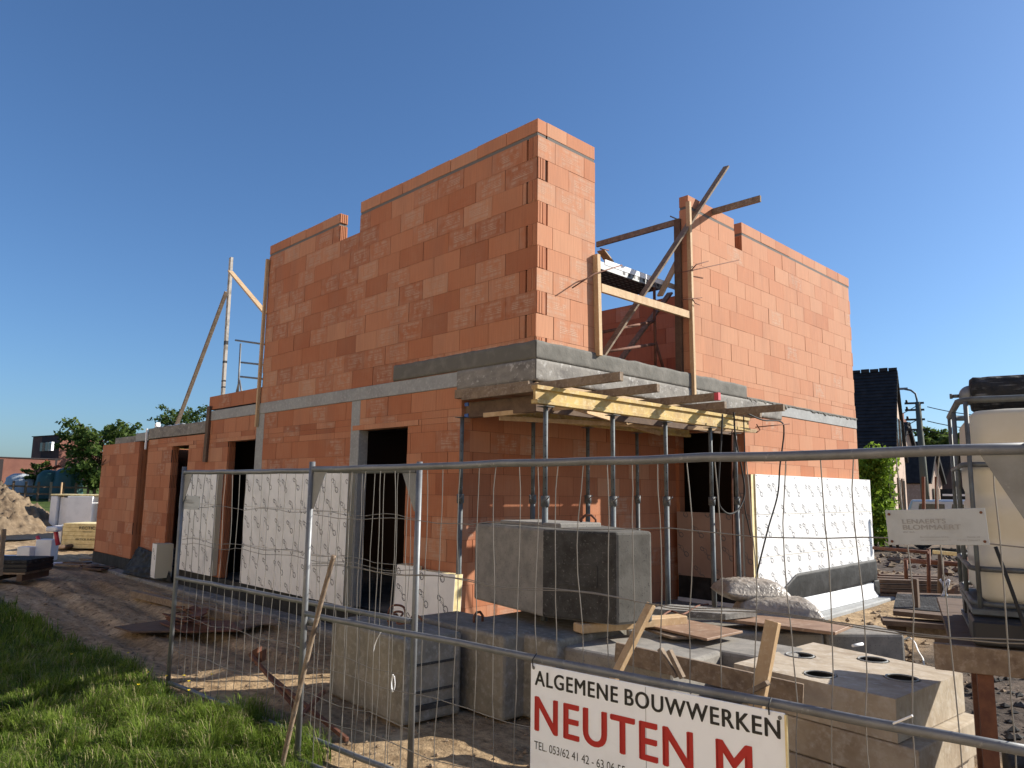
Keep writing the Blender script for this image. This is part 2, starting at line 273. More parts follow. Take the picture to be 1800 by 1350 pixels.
def make_ground():
    xs = axis(-8, 6, .06, 900); ys = axis(-4.8, 3.0, .055, 900)
    nx, ny = len(xs), len(ys); V = np.zeros((nx*ny, 3)); G = np.zeros(nx*ny); AS = np.zeros(nx*ny)
    k = 0
    for x in xs:
        for y in ys: V[k] = (x, y, groundz(x, y)); G[k] = grassmask(x, y); nn_ = fbm(x, y, .8); AS[k] = sstep(1.3, 2.1, x+nn_*1.2+.22*max(0, y-7)+.6*max(0, y-10)) * sstep(.2, 1.2, y+nn_) * (1-sstep(24, 34, y)) * (1-sstep(14, 20, x)); k += 1
    idx = np.arange(nx*ny).reshape(nx, ny)
    F = np.stack([idx[:-1, :-1], idx[1:, :-1], idx[1:, 1:], idx[:-1, 1:]], -1).reshape(-1, 4)
    me = bpy.data.meshes.new('ground'); me.from_pydata(V.tolist(), [], F.tolist())
    ca = me.color_attributes.new('mask', 'FLOAT_COLOR', 'POINT'); c = np.ones((nx*ny, 4), dtype=np.float32); c[:, 0] = G; c[:, 1] = AS; ca.data.foreach_set('color', c.ravel())
    me.polygons.foreach_set('use_smooth', [True]*len(F))
    m = bpy.data.materials.new('ground'); m.use_nodes = True; t = m.node_tree; N = t.nodes; L = t.links; b = N['Principled BSDF']; b.inputs['Roughness'].default_value = .95; b.inputs['Specular IOR Level'].default_value = .2
    tc = N.new('ShaderNodeTexCoord')
    def nz(sc, det=8, ro=.65, st=(1, 1, 1)):
        mp = N.new('ShaderNodeMapping'); mp.inputs['Scale'].default_value = st; L.new(tc.outputs['Object'], mp.inputs[0]); n = N.new('ShaderNodeTexNoise'); n.inputs['Scale'].default_value = sc; n.inputs['Detail'].default_value = det; n.inputs['Roughness'].default_value = ro; L.new(mp.outputs[0], n.inputs[0]); return n.outputs[0]
    def ramp(f, cs):
        r = N.new('ShaderNodeValToRGB'); e = r.color_ramp.elements; e[0].position = cs[0][0]; e[0].color = (*cs[0][1], 1); e[1].position = cs[-1][0]; e[1].color = (*cs[-1][1], 1)
        for p, c_ in cs[1:-1]: e.new(p).color = (*c_, 1)
        L.new(f, r.inputs[0]); return r.outputs[0]
    def mix(f, a, bb, mode='MIX'):
        n = N.new('ShaderNodeMix'); n.data_type = 'RGBA'; n.blend_type = mode
        if isinstance(f, float): n.inputs[0].default_value = f
        else: L.new(f, n.inputs[0])
        L.new(a, n.inputs[6]); L.new(bb, n.inputs[7]); return n.outputs[2]
    soil = ramp(nz(.55), [(.32, (.33, .225, .125)), (.5, (.50, .36, .21)), (.68, (.62, .47, .30))])
    fine = ramp(nz(11, 10, .75), [(.38, (.45, .42, .4)), (.55, (1, 1, 1)), (.7, (1.25, 1.2, 1.15))])
    soil = mix(.85, soil, fine, 'MULTIPLY')
    tracks = ramp(nz(2.2, 5, .6, (.35, 2.4, 1)), [(.42, (.62, .6, .58)), (.58, (1, 1, 1))]); soil = mix(.7, soil, tracks, 'MULTIPLY')
    gr = ramp(nz(1.3), [(.35, (.045, .07, .016)), (.55, (.085, .125, .028)), (.7, (.13, .17, .045))])
    gf = ramp(nz(30, 6, .7), [(.35, (.5, .5, .45)), (.65, (1.1, 1.1, 1))]); gr = mix(.8, gr, gf, 'MULTIPLY')
    at = N.new('ShaderNodeAttribute'); at.attribute_name = 'mask'; sp = N.new('ShaderNodeSeparateColor'); L.new(at.outputs['Color'], sp.inputs[0])
    ash = mix(.85, ramp(nz(1.6), [(.35, (.07, .056, .045)), (.55, (.13, .10, .078)), (.72, (.22, .165, .12))]), fine, 'MULTIPLY'); soil = mix(sp.outputs[1], soil, ash)
    L.new(mix(sp.outputs[0], soil, gr), b.inputs['Base Color'])
    h = mth(N, L, 'ADD', mth(N, L, 'MULTIPLY', nz(7, 10, .7), 1.0), mth(N, L, 'MULTIPLY', nz(38, 6, .7), .35))
    bp = N.new('ShaderNodeBump'); bp.inputs['Strength'].default_value = .9; bp.inputs['Distance'].default_value = .045; L.new(h, bp.inputs['Height']); L.new(bp.outputs[0], b.inputs['Normal'])
    me.materials.append(m); o = bpy.data.objects.new('ground', me); COL.objects.link(o); tag(o, kind='structure')
make_ground()
mb = MB(); mb.box(-70, 60, -34, -8.6, -.12, .03); tag(mb.build('bounce_road', mat('pale_bounce_road', (.50, .46, .40), .9, n1=((.42, .38, .33), .6, .4, .7), bump=.2)), kind='structure')  # unseen pale road, added to bounce sunlight onto the shaded facade
# ------------------------------------------------------------------ the house
house = empty('house', (-6, 4, 0), 'unfinished two storey house of orange hollow clay blocks with grey concrete bands', 'house')
LM = lambda u, t, z: (u, t, z)             # long facade, outside faces -y
RM = lambda u, t, z: (-t, u, z)            # short facade, outside faces +x
def block_wall(mp, u0, u1, z0, z1, T=.14, holes=(), off=0, course=.25, zb=None, zig0=None, zig1=None, flip=False, name='brick_wall', ends=(), stamp=.5, tm=.43, ts=.24):  # tm: mean tone, paler on the sunlit facade, its light put into the colour
    mb = MB(); zb = z0 if zb is None else zb
    r0 = math.floor((z0-zb)/course+1e-6); r = r0
    g = .0034
    while zb+r*course < z1-1e-4:
        za, zt = max(z0, zb+r*course), min(z1, zb+(r+1)*course)
        cuts = sorted({za, zt} | {h[k] for h in holes for k in (2, 3) if za+.004 < h[k] < zt-.004})
        for a, b in zip(cuts[:-1], cuts[1:]):
            if b-a < .006: continue
            iv = [(u0+(zig0[r % 2] if zig0 else 0), u1-(zig1[r % 2] if zig1 else 0))]
            for h in holes:
                if h[2] < b-.003 and h[3] > a+.003:
                    nv = []
                    for p, q in iv:
                        if h[0] > p and h[0] < q: nv.append((p, h[0]))
                        if h[1] < q and h[1] > p: nv.append((h[1], q))
                        if h[1] <= p or h[0] >= q: nv.append((p, q))
                    iv = nv
            for p, q in iv:
                if q-p < .01: continue
                P = [mp(x, y, z) for z in (a, b) for x, y in ((p+.004, .006), (q-.004, .006), (q-.004, T-.006), (p+.004, T-.006))]
                mb.hexa(P, 1)
                o = off+(r % 2)*.25+((r*37) % 5-2)*.012; k = math.floor((p-o)/.5)
                while o+k*.5 < q:
                    c, d = max(p, o+k*.5), min(q, o+(k+1)*.5)
                    if d-c > .02:
                        f = R(-.0022, .0022); tl = R(-.0015, .0015); e0 = g if c > p+1e-4 else 0; e1 = g if d < q-1e-4 else 0
                        gz = .0015
                        P = [mp(c+e0, f-tl, a+gz), mp(d-e1, f+tl, a+gz), mp(d-e1, T, a+gz), mp(c+e0, T, a+gz), mp(c+e0, f-tl, b-gz), mp(d-e1, f+tl, b-gz), mp(d-e1, T, b-gz), mp(c+e0, T, b-gz)]
                        uo = c-(o+k*.5); zo = a-(zb+r*course)
                        uv = [(uo, zo), (uo+d-c, zo), (uo+d-c, zo+b-a), (uo, zo+b-a)]
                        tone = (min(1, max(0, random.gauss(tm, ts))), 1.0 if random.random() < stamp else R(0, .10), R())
                        mb.hexa(P, 0, tone, uv)
                    k += 1
        r += 1
    for (ue, za, zt, sgn) in ends:             # grooved block heads at jambs and wall ends
        n = 4
        for i in range(n):
            ta = .012+i*(T-.024)/n
            mb.hexa([mp(x, y, z) for z in (za+.004, zt-.004) for x, y in ((min(ue, ue+sgn*.012), ta+.006), (max(ue, ue+sgn*.012), ta+.006), (max(ue, ue+sgn*.012), ta+(T-.024)/n-.006), (min(ue, ue+sgn*.012), ta+(T-.024)/n-.006))], 0, (R(.1, .5), 0, 0))
    return mb.build(name, ['brick', 'mortar'], house)
ZC = 3.21
# ground storey, long facade
doors = [(-10.02, -9.17, 0, 2.62), (-7.42, -6.36, 0, 2.62), (-3.29, -2.2, 0, 2.62)]
lint = [(-10.2, -8.95, 2.62, 2.69), (-7.62, -6.36, 2.62, 2.69), (-3.45, -1.98, 2.62, 2.69)]
cols = [(-6.36, -6.10, .25, 3.03), (-3.50, -3.29, .25, 3.03)]
block_wall(LM, -8.35, -1.18, .30, 3.03, holes=doors+lint+cols, zb=.03, off=.1, stamp=.3, ends=[(-7.42, .3, 2.62, 1), (-2.2, .3, 2.62, -1)])
block_wall(LM, -11.38, -8.35, .30, 2.80, holes=doors+lint, zb=.05, off=.2, stamp=.25, ends=[(-10.02, .3, 2.62, 1)])
block_wall(LM, -14.52, -11.95, .28, 2.79, T=.30, zb=.04, off=.3, stamp=.2, ends=[(-11.95, .3, 2.79, 1)])
# ground storey, porch recess
block_wall(lambda u, t, z: (-1.18-t, u, z), .14, 4.4, .25, 2.98, zb=.03, off=.2, stamp=.2)
block_wall(lambda u, t, z: (u, 4.4+t, z), -1.18, 0, .25, 2.98, holes=[(-1.12, -.16, 1.50, 2.75)], zb=.03, stamp=.1)
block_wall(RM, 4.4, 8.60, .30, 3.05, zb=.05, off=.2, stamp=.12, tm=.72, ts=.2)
# upper storey
block_wall(LM, -6.27, 0, ZC, 5.71, holes=[(-4.06, -3.50, 5.46, 5.72)], zb=ZC, off=-.0, zig1=(0, .172), stamp=.62, ends=[(-4.06, 5.47, 5.71, 1)])
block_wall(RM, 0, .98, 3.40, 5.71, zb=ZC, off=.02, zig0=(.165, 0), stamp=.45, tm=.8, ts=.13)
mbx = MB()
for r in range(10):                           # grooved heads of the corner blocks
    za = ZC+r*.25+.006; zt = za+.238
    if za < 3.40: za = 3.40
    if r % 2 == 0:
        for a, b in ((.004, .030), (.042, .070), (.082, .112)): mbx.box(-.004, .006, a, b, za, zt, 0, (R(.3, .8), 0, 0))
    else:
        for a, b in ((-.128, -.070), (-.056, -.004)): mbx.box(a, b, -.006, .004, za, zt, 0, (R(.1, .5), 0, 0))
mbx.build('block_heads', ['brick'], house)
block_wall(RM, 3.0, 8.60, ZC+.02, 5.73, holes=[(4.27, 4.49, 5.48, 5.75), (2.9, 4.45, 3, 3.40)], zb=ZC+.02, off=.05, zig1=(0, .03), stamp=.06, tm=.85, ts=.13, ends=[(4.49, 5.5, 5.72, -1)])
def caps(mp, u0, u1, z0, z1, ends=()):
    mb = MB(); mb.hexa([mp(x, y, z) for z in (z0-.045, z0-.001) for x, y in ((u0+.01, .004), (u1-.01, .004), (u1-.01, .136), (u0+.01, .136))], 1)
    k = u1
    while k > u0+.05:
        a = max(u0, k-.5); f = R(-.003, .003); zt = z1+R(-.003, .003)
        P = [mp(x, y, z) for z in (z0, zt) for x, y in ((a+.003, f), (k-.003, f), (k-.003, .14), (a+.003, .14))]; mb.hexa(P, 0, (R(.4, 1), .15, 0), [(-1, -1)]*4); k -= .5
    for ue, sg in ends:
        for i in range(4):
            ta = .008+i*.033; mb.hexa([mp(x, y, z) for z in (z0+.003, z1-.003) for x, y in ((min(ue, ue+sg*.014), ta), (max(ue, ue+sg*.014), ta), (max(ue, ue+sg*.014), ta+.022), (min(ue, ue+sg*.014), ta+.022))], 0, (.5, 0, 0))
    return mb.build('cap_course', ['brick', 'bed'], house)
caps(LM, -6.27, -4.06, 5.75, 5.895, [(-4.06, 1)]); caps(LM, -3.50, 0, 5.75, 5.905)
caps(RM, .145, .98, 5.75, 5.905); caps(RM, 3.0, 4.27, 5.77, 5.92); caps(RM, 4.49, 8.60, 5.77, 5.93)
# parapet course, inner and rear walls
block_wall(LM, -8.35, -6.27, 3.235, 3.48, zb=3.235, off=.1, stamp=.1)
block_wall(lambda u, t, z: (u, 4.5+t, z), -6.2, -.16, 3.24, 5.0, zb=3.24, off=.1, stamp=.1)
block_wall(lambda u, t, z: (-6.27+t, u, z), .15, 8.4, 3.24, 4.9, zb=3.24, off=.1, stamp=.1)
block_wall(lambda u, t, z: (u, 8.60-t, z), -8.3, -.15, .3, 2.95, zb=.05, off=.1, stamp=.1)
block_wall(lambda u, t, z: (u, 8.60-t, z), -6.1, -.15, 3.24, 4.9, zb=3.24, off=.1, stamp=.1)
block_wall(lambda u, t, z: (-14.52+t, u, z), .31, 8.0, .28, 2.79, zb=.04, off=.1, stamp=.1)
# concrete: bands, slab, columns, plinth
def cbox(name, b, m, bev=.006): mb = MB(); mb.box(*b); return mb.build(name, m, house, bev)
cbox('ring_beam', (-8.35, -1.24, -.012, .15, 3.032, 3.208), 'conc'); cbox('ring_beam', (-11.45, -8.37, -.010, .15, 2.82, 3.04), 'rough')
cbox('ring_beam', (-12.3, -11.47, .02, .15, 2.80, 2.98), 'conc'); cbox('ring_beam', (-.15, .012, 4.46, 8.60, 3.055, 3.228), 'conc')
for c in cols: cbox('concrete_column', (c[0], c[1], -.006, .145, .30, 3.03), 'conc')
cbox('floor_slab', (-8.3, -.16, .155, 8.4, 3.00, 3.205), 'rough'); cbox('floor_slab', (-14.2, -8.45, .16, 8.0, 2.80, 2.96), 'rough')
def ragged(name, face, u0, u1, zlo, zhi, T, m, amp=.012, drip=0):
    n = int((u1-u0)/.03); mb = MB(); nz = 8; pts = []
    for i in range(n+1):
        u = lerp(u0, u1, i/n); zt = zhi+fbm(u, 3, 3)*amp*2; zl = zlo-(max(0, fbm(u, 9, 9))*drip)
        for j in range(nz): z = lerp(zl, zt, j/(nz-1)); pts.append(face(u, -.004-abs(fbm(u, z, 7))*.012 if 0 < j < nz-1 else 0, z))
    mb.grid(pts, n+1, nz, 0, True)
    b = len(mb.v)                                             # back, top and bottom close the body
    for i in range(n+1): mb.v.append(tuple(face(lerp(u0, u1, i/n), T, zlo+.003))); mb.v.append(tuple(face(lerp(u0, u1, i/n), T, zhi-.003)))
    s0 = b-(n+1)*nz
    for i in range(n):
        mb.face((s0+i*nz+nz-1, s0+(i+1)*nz+nz-1, b+2*(i+1)+1, b+2*i+1), 0); mb.face((s0+(i+1)*nz, s0+i*nz, b+2*i, b+2*(i+1)), 0)
    mb.face((s0, s0+nz-1, b+1, b), 0); mb.face((s0+n*nz+nz-1, s0+n*nz, b+2*n, b+2*n+1), 0)
    return mb.build(name, m, house)
ragged('slab_edge', lambda u, t, z: (u, -.016+t, z), -1.25, .014, 2.985, 3.215, .3, 'rough', .004)
ragged('slab_edge', lambda u, t, z: (.016-t, u, z), -.014, 5.55, 2.985, 3.215, .3, 'rough', .004)
ragged('mortar_edge', lambda u, t, z: (u, -.018+t, z), -2.52, .016, 3.216, 3.415, .155, 'mortarwash', .014)
ragged('mortar_edge', lambda u, t, z: (.018-t, u, z), -.016, 4.45, 3.216, 3.412, .155, 'mortarwash', .014)
cbox('floor_slab', (-1.2, -.30, .30, 4.4, 2.985, 3.0), 'rough')
cbox('floor_slab', (-6.1, -.16, .17, 8.4, 3.207, 3.40), 'rough')
ragged('mortar_strip', lambda u, t, z: (.018-t, u, z), 4.47, 8.6, 3.222, 3.250, .03, 'mortarwash', .004, .16)
# lintels
for l in lint:
    mb = MB(); n = max(3, int((l[1]-l[0])/.25)); 
    for i in range(n): mb.box(lerp(l[0], l[1], i/n)+.001, lerp(l[0], l[1], (i+1)/n)-.001, -.010, .14, l[2]+.002, l[3]-.002, 0, (R(.7, 1), 0, 0))
    mb.build('lintel', ['brick'], house)
cbox('plinth', (-14.53, -11.93, -.012, .30, -.05, .275), 'membrane', 0); cbox('plinth', (-11.40, -1.16, -.01, .14, .02, .297), 'membrane', 0)
cbox('plinth', (-1.19, -.04, .16, 4.52, -.05, .247), 'rough', 0); cbox('plinth', (-.14, .01, 4.38, 8.62, -.05, .297), 'membrane', 0)
# inner partitions so the door openings stay dark
for a in ((-8.40, -8.26, .3, 8.4), ): cbox('inner_wall', (a[0], a[1], .15, 8.4, 0, 2.8), 'clayshade', 0)
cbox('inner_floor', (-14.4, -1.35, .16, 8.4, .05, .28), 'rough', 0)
cbox('inner_wall', (-8.2, -1.35, 3.2, 3.34, .29, 2.99), 'clayshade', 0); cbox('inner_wall', (-3.0, -.16, 5.6, 5.74, .29, 2.99), 'clayshade', 0); cbox('inner_wall', (-3.14, -3.0, 3.36, 5.74, .29, 2.99), 'clayshade', 0); cbox('inner_wall', (-14.2, -8.5, 3.0, 3.14, .29, 2.79), 'clayshade', 0)
# foundation edge with ragged concrete
def strip(name, poly, z0, z1, m): mb = MB(); mb.prism([(x, y, z0) for x, y in poly], (0, 0, z1-z0)); return mb.build(name, m, house, .02)
fo = [(-14.8, -.10)]+[(x, -.28-.08*fbm(x, 1, 1.5)) for x in np.arange(-14.6, -1.0, .3)]+[(-.9, .3), (-14.8, .3)]
strip('foundation', fo, -.25, .03, 'rough')
strip('foundation', [(-.2, 4.2), (.42, 4.1), (.40, 6), (.36, 8.2), (.34, 9.2), (.1, 9.35), (-.4, 9.3)], -.2, .035, 'conc')
# ------------------------------------------------------------------ insulation boards with printed marks
def printed(mb, P, uax, vax, nrm, w_, h_, seed, du=.36, dv=.30, sc=1.18):
    rs = random.Random(seed); P = Vector(P); uax = Vector(uax); vax = Vector(vax); nrm = Vector(nrm)
    def stroke(pts, wd=.0055):
        for a, b in zip(pts[:-1], pts[1:]):
            a = Vector(a); b = Vector(b); d = b-a
            if d.length < 1e-6: continue
            s_ = Vector((-d.y, d.x)).normalized()*wd
            q = [a-s_, b-s_, b+s_, a+s_]
            if any(not (.004 < t.x < w_-.004 and .004 < t.y < h_-.004) for t in q): continue
            i0 = len(mb.v)
            for t in q: mb.v.append(tuple(P+uax*t.x+vax*t.y+nrm*.0012))
            mb.face((i0, i0+1, i0+2, i0+3), 1)
    nu = int(w_/du)+2; nv = int(h_/dv)+2
    for i in range(nu):
        for j in range(nv):
            cx = (i+.3*(j % 2))*du+rs.uniform(-.02, .02); cy = j*dv+rs.uniform(-.02, .02)+.05
            rot = -.75+rs.uniform(-.1, .1); c, s_ = math.cos(rot), math.sin(rot)
            T = lambda x, y: (cx+(x*c-y*s_)*sc, cy+(x*s_+y*c)*sc)
            stroke([T(-.075+.028*math.cos(t), .004+.02*math.sin(t)) for t in np.linspace(.6, 6.6, 9)])
            stroke([T(.068+.034*math.cos(t), .0+.028*math.sin(t)) for t in np.linspace(-2.4, 3.2, 9)])
            stroke([T(-.08+.16*t, .030*math.sin(t*5.5)+.01) for t in np.linspace(0, 1, 7)], .003)
            for q in range(6):
                x = -.045+q*.016; stroke([T(x, -.008), T(x+.005, .012)], .003)
                if q % 2: stroke([T(x, -.008), T(x+.011, -.006)], .003)
    return mb
def board(P, uax, vax, nrm, w_, h_, th, parent=None, seed=1, name='insulation_board', edge='pur', marks=True, face='foil', **kw):
    mb = MB(); P = Vector(P); uax = Vector(uax).normalized(); vax = Vector(vax).normalized(); nrm = Vector(nrm).normalized()
    g = .0028; c = P+uax*w_/2+vax*h_/2-nrm*th/2
    mb.obox(c, uax*(w_/2-g), vax*(h_/2-g), nrm*(th/2), 0)
    mb.obox(c, uax*(w_/2-g+.0005), vax*(h_/2-g+.0005), nrm*(th/2-.004), 2)
    if marks: printed(mb, P, uax, vax, nrm, w_, h_, seed, **kw)
    return mb.build(name, [face, 'print', edge], parent)
X, Y, Z = Vector((1, 0, 0)), Vector((0, 1, 0)), Vector((0, 0, 1))
# long facade boards (parts of the house)
def clad(x0, x1, z0, z1, rows, widths, y=-.125, seed=0):
    z = z0
    for r, h in enumerate(rows):
        x = x0; k = 0
        while x < x1-.01:
            wd = min(widths[(k+r) % len(widths)], x1-x); board((x, y-R(0, .003), z), X, Z, -Y, wd, h, .115, house, seed+r*7+k, edge='brownfoil'); x += wd; k += 1
        z += h
clad(-9.02, -7.5, .33, 2.10, (.6, .6, .57), (1.2, .32), seed=3)
clad(-6.36, -3.31, .33, 2.12, (.6, .6, .59), (1.2, .7), seed=30)
z = .29
for r, (h, wds) in enumerate(((.66, (.9, 1.2, 1.2, 1.06)), (.60, (.25, 1.2, 1.2, 1.2, .6)), (.575, (.5, 1.2, 1.2, 1.2, .4)))):
    y = 4.42
    for k, wd in enumerate(wds):
        wd = min(wd, 8.78-y)
        if wd < .05: continue
        board((.125+R(0, .003), y, z), Y, Z, X, wd, h, .11, house, 60+r*9+k, edge='pur'); y += wd
    z += h
# porch side wall insulation
board((-1.1, 4.28, .62), X, Z, -Y, 1.08, .94, .10, house, 91, edge='brownfoil', face='foilshade'); board((-.10, 4.33, .62), X, Z, -Y, .21, 1.50, .10, house, 93, edge='pur', face='foilshade')
mb = MB(); mb.box(-1.1, .10, 4.30, 4.39, .30, .62); mb.build('membrane_strip', 'membrane', house)
mb = MB(); mb.box(-1.1, .2, 4.27, 4.39, .02, .30); mb.build('plinth_insulation', 'white', house)
# white plinth insulation and black membrane on the short facade
mb = MB(); mb.box(.04, .17, 4.45, 8.80, .038, .29); mb.build('plinth_insulation', 'white', house, .004)
def memb(ys, zt, zbot, x0):
    mb = MB(); pts = []; n = 60; m = 9
    for i in range(n):
        y = lerp(ys[0], ys[1], i/(n-1)); a = np.interp(y, zt[0], zt[1]); b = np.interp(y, zbot[0], zbot[1])
        for j in range(m):
            s_ = j/(m-1); z = lerp(b, a, s_); pts.append((x0+.010*math.sin(s_*3.1)+.012*fbm(y*1.6+z*2.5, z*5, 3)+.004, y, z))
    mb.grid(pts, n, m, 0); o = mb.build('membrane_strip', 'membrane', house); sd = o.modifiers.new('thick', 'SOLIDIFY'); sd.thickness = .003
    return o
memb((4.40, 8.81), ((4.4, 5.0, 5.6, 8.8), (.56, .42, .66, .70)), ((4.4, 5.6, 8.8), (.12, .27, .31)), .142)
memb((8.58, 8.80), ((8.5, 8.9), (.34, .34)), ((8.5, 8.8), (.22, .05)), .175)
# loose insulation pieces at the long facade
board((-2.10, -.20, .30), X, (0, .05, 1), -Y, .36, .66, .10, None, 101, edge='pur').name = 'insulation_offcut'
tag(bpy.data.objects['insulation_offcut'], 'narrow white foam offcut beside the right doorway, yellow edge towards the bigger piece', 'insulation offcut', 'foam offcuts leaning by the right doorway')
o = board((-1.60, -.26, .28), X, (0, .06, 1), -Y, .64, .66, .11, None, 102, edge='pur'); o.name = 'insulation_offcut'
tag(o, 'wider white foam offcut with black swirl marks leaning at the wall end beside the porch', 'insulation offcut', 'foam offcuts leaning by the right doorway')
a = on(267, 980, 'y', -.30); o = board((a.x-.02, -.30, .12), (1, -.1, 0), Z, (-.1, -1, 0), .32, .63, .30, None, 103, marks=True, edge='brownfoil', du=.5, dv=.4); o.name = 'foam_block'
tag(o, 'small white foam block standing on end beside the leftmost doorway', 'foam block')
# black membrane bundle at the far doorway
def crumple(name, corners, n, amp, m, label, cat, fr=2.2, th=.004):
    mb = MB(); A, B, C_, D = [Vector(c) for c in corners]; nr = (B-A).cross(D-A).normalized(); pts = []
    for i in range(n):
        for j in range(n):
            u, v = i/(n-1), j/(n-1); p = A.lerp(B, u).lerp(D.lerp(C_, u), v); f = abs(fbm(p.x*1.3+u, p.y+v*2, fr))*2-.3; pts.append(p+nr*f*amp+Vector((fbm(u*5, v*3, 1)*amp*.6, 0, 0)))
    mb.grid(pts, n, n, 0, True); o = mb.build(name, m); sd = o.modifiers.new('thick', 'SOLIDIFY'); sd.thickness = th; return tag(o, label, cat)
crumple('plastic_sheet', [tuple(on(214, 1008, 'z', .06)), tuple(on(302, 1024, 'z', .06)), tuple(on(290, 980, 'y', -.08)), tuple(on(244, 960, 'y', -.06))], 40, .045, 'membrane', 'crumpled black plastic sheet draped on the foundation at the far doorway', 'plastic sheet')
# ------------------------------------------------------------------ formwork and shoring at the porch
def timber(p0, p1, wd, hg, label, cat='timber', m='wood', up=(0, 0, 1), group=None, bev=.003, name='timber', endm=None):
    mb = MB(); mb.bar(p0, p1, wd, hg, up)
    if endm:
        d = (Vector(p1)-Vector(p0)).normalized(); mb.bar(Vector(p1)-d*.05, Vector(p1)+d*.002, wd+.002, hg+.002, up, 1)
    return tag(mb.build(name, [m]+([endm] if endm else []), None, bev), label, cat, group)
timber((-1.2, -.055, 2.93), (-.02, -.055, 2.925), .08, .10, 'grey brown edge timber under the near left edge of the overhanging slab', m='woodgrey')
jt = [(-.09, 1.18, 'nearest the slab corner, its pale end jutting out furthest left'), (.76, 1.0, 'second from the slab corner'), (1.75, 1.12, 'third from the slab corner with a red painted end'), (2.52, .76, 'fourth from the slab corner, shorter than its neighbours'), (3.20, 1.17, 'fifth from the slab corner, jutting far out'), (3.76, .58, 'furthest from the slab corner, the shortest')]
for k, (yy, xt, lb) in enumerate(jt):
    timber((-1.05, yy, 2.89), (xt, yy-.02*k*0, 2.90), .055, .085, 'brown formwork joist '+lb, 'joist', 'woodgrey', group='joists carrying the slab formwork', name='formwork_joist', endm='pinkred' if k == 2 else None)
mb = MB()
for k in range(6):
    y0 = -.02+k*.74; mb.box(-1.12, -.01, y0+.004, y0+.736, 2.935, 2.962)
tag(mb.build('shuttering_boards', 'ply'), 'brown shuttering boards lying on the joists beneath the slab', 'formwork')
mb = MB(); mb.box(-.0, .03, -.02, 4.35, 2.905, 2.965); tag(mb.build('edge_board', 'wood', None, .002), 'thin pale edge board under the front rim of the slab above the yellow beams', 'board')
def ibeam(x, y0, y1, z0, z1, label, wd=.08):
    t = empty('formwork_beam', (x, (y0+y1)/2, z0), label, 'beam', 'yellow formwork beams under the slab')
    for z in (z0, z1-.04): m_ = MB(); m_.box(x-wd/2, x+wd/2, y0, y1, z, z+.04); m_.build('flange', 'yellow', t, .003)
    m_ = MB(); m_.box(x-.015, x+.015, y0+.002, y1-.002, z0+.0405, z1-.0405); m_.build('web', 'yellow', t); return t
ibeam(.46, -.50, 3.62, 2.665, 2.842, 'long sunlit yellow timber beam at the outer edge of the porch shoring')
ibeam(-.75, .30, 4.1, 2.665, 2.842, 'shaded yellow timber beam at the back of the porch shoring')
timber((.0, -.02, 2.75), (.0, 4.0, 2.75), .05, .18, 'brown inner timber beam close under the front rim of the slab', 'beam', 'wooddark', name='timber')
o = empty('formwork_beam', (-.5, .07, 2.66), 'short shaded brown beam with blue end caps at the left porch wall', 'beam', 'yellow formwork beams under the slab')
m_ = MB(); m_.box(-1.16, -.06, .04, .12, 2.665, 2.84); m_.build('web', 'wooddark', o, .004)
for z in (2.69, 2.82): m_ = MB(); m_.box(-1.163, -1.10, .03, .039, z-.02, z+.02); m_.build('end_cap', 'bluepaint', o)
timber(on(850, 730, 'y', -.1), on(1005, 715, 'x', .2), .03, .05, 'thin bracing lath running from the left wall towards the yellow beam', 'lath', group='bracing laths under the porch formwork', name='lath')
timber(on(878, 735, 'x', -.6), on(1330, 758, 'x', .3), .03, .05, 'long thin lath spanning low across the porch shoring', 'lath', group='bracing laths under the porch formwork', name='lath')
timber(on(1010, 716, 'x', .35), on(1160, 762, 'x', -.7), .03, .06, 'lath running diagonally back under the middle of the yellow beam', 'lath', group='bracing laths under the porch formwork', name='lath')
# steel props
def make_prop(H, hz, holes=True):
    t = empty('steel_prop', (0, 0, 0), 'x', 'steel prop', 'steel props carrying the porch formwork')
    m_ = MB(); m_.tube([(0, 0, .006), (0, 0, hz)], .030, 12); m_.build('outer_tube', 'prop', t)
    m_ = MB(); m_.tube([(0, 0, hz), (0, 0, H-.006)], .0235, 12)
    for k in range(int((H-hz-.15)/.1)): m_.tube([(.019, -.019, hz+.12+k*.1), (.0215, -.0215, hz+.12+k*.1)], .0065, 6, 1, sm=False)
    m_.build('inner_tube', ['prop', 'black'], t)
    m_ = MB(); m_.box(-.06, .06, -.06, .06, 0, .006); m_.build('base_plate', 'prop', t); m_ = MB(); m_.box(-.06, .06, -.06, .06, H-.006, H); m_.build('head_plate', 'prop', t)
    m_ = MB(); m_.tube([(0, 0, hz-.05), (0, 0, hz+.05)], .042, 12); n_ = m_.build('collar', 'prop', t)
    m_ = MB(); m_.tube([(.03, -.03, hz), (.08, -.08, hz+.005), (.13, -.10, hz+.03), (.16, -.12, hz+.045)], .007, 6); m_.build('handle', 'galv', n_)
    return t
pr = make_prop(2.62, 1.72)
props = [((.46, -.34), 'front steel prop nearest the slab corner under the yellow beam'), ((.46, .70), 'second front steel prop under the yellow beam, behind the stacked block'), ((.46, 1.68), 'third front steel prop with visible pin holes right of the stacked block'), ((.46, 2.66), 'last front steel prop under the yellow beam before the insulated wall'),
 ((-1.0, -.14), 'steel prop with pin holes hard against the left porch wall end'), ((-.75, .75), 'rear steel prop behind the left half of the stacked block'), ((-.75, 1.75), 'rear steel prop in the middle of the porch'), ((-.75, 2.8), 'rear steel prop deep in the porch in front of the dark window opening'), ((.28, 3.6), 'steel prop at the insulated jamb of the porch')]
for k, ((x, y), lb) in enumerate(props):
    t = pr if k == 0 else copy_tree(pr); t.location = (x, y, .03); t['label'] = lb; t.rotation_euler.z = 0 if k < 3 else R(-.5, .5)
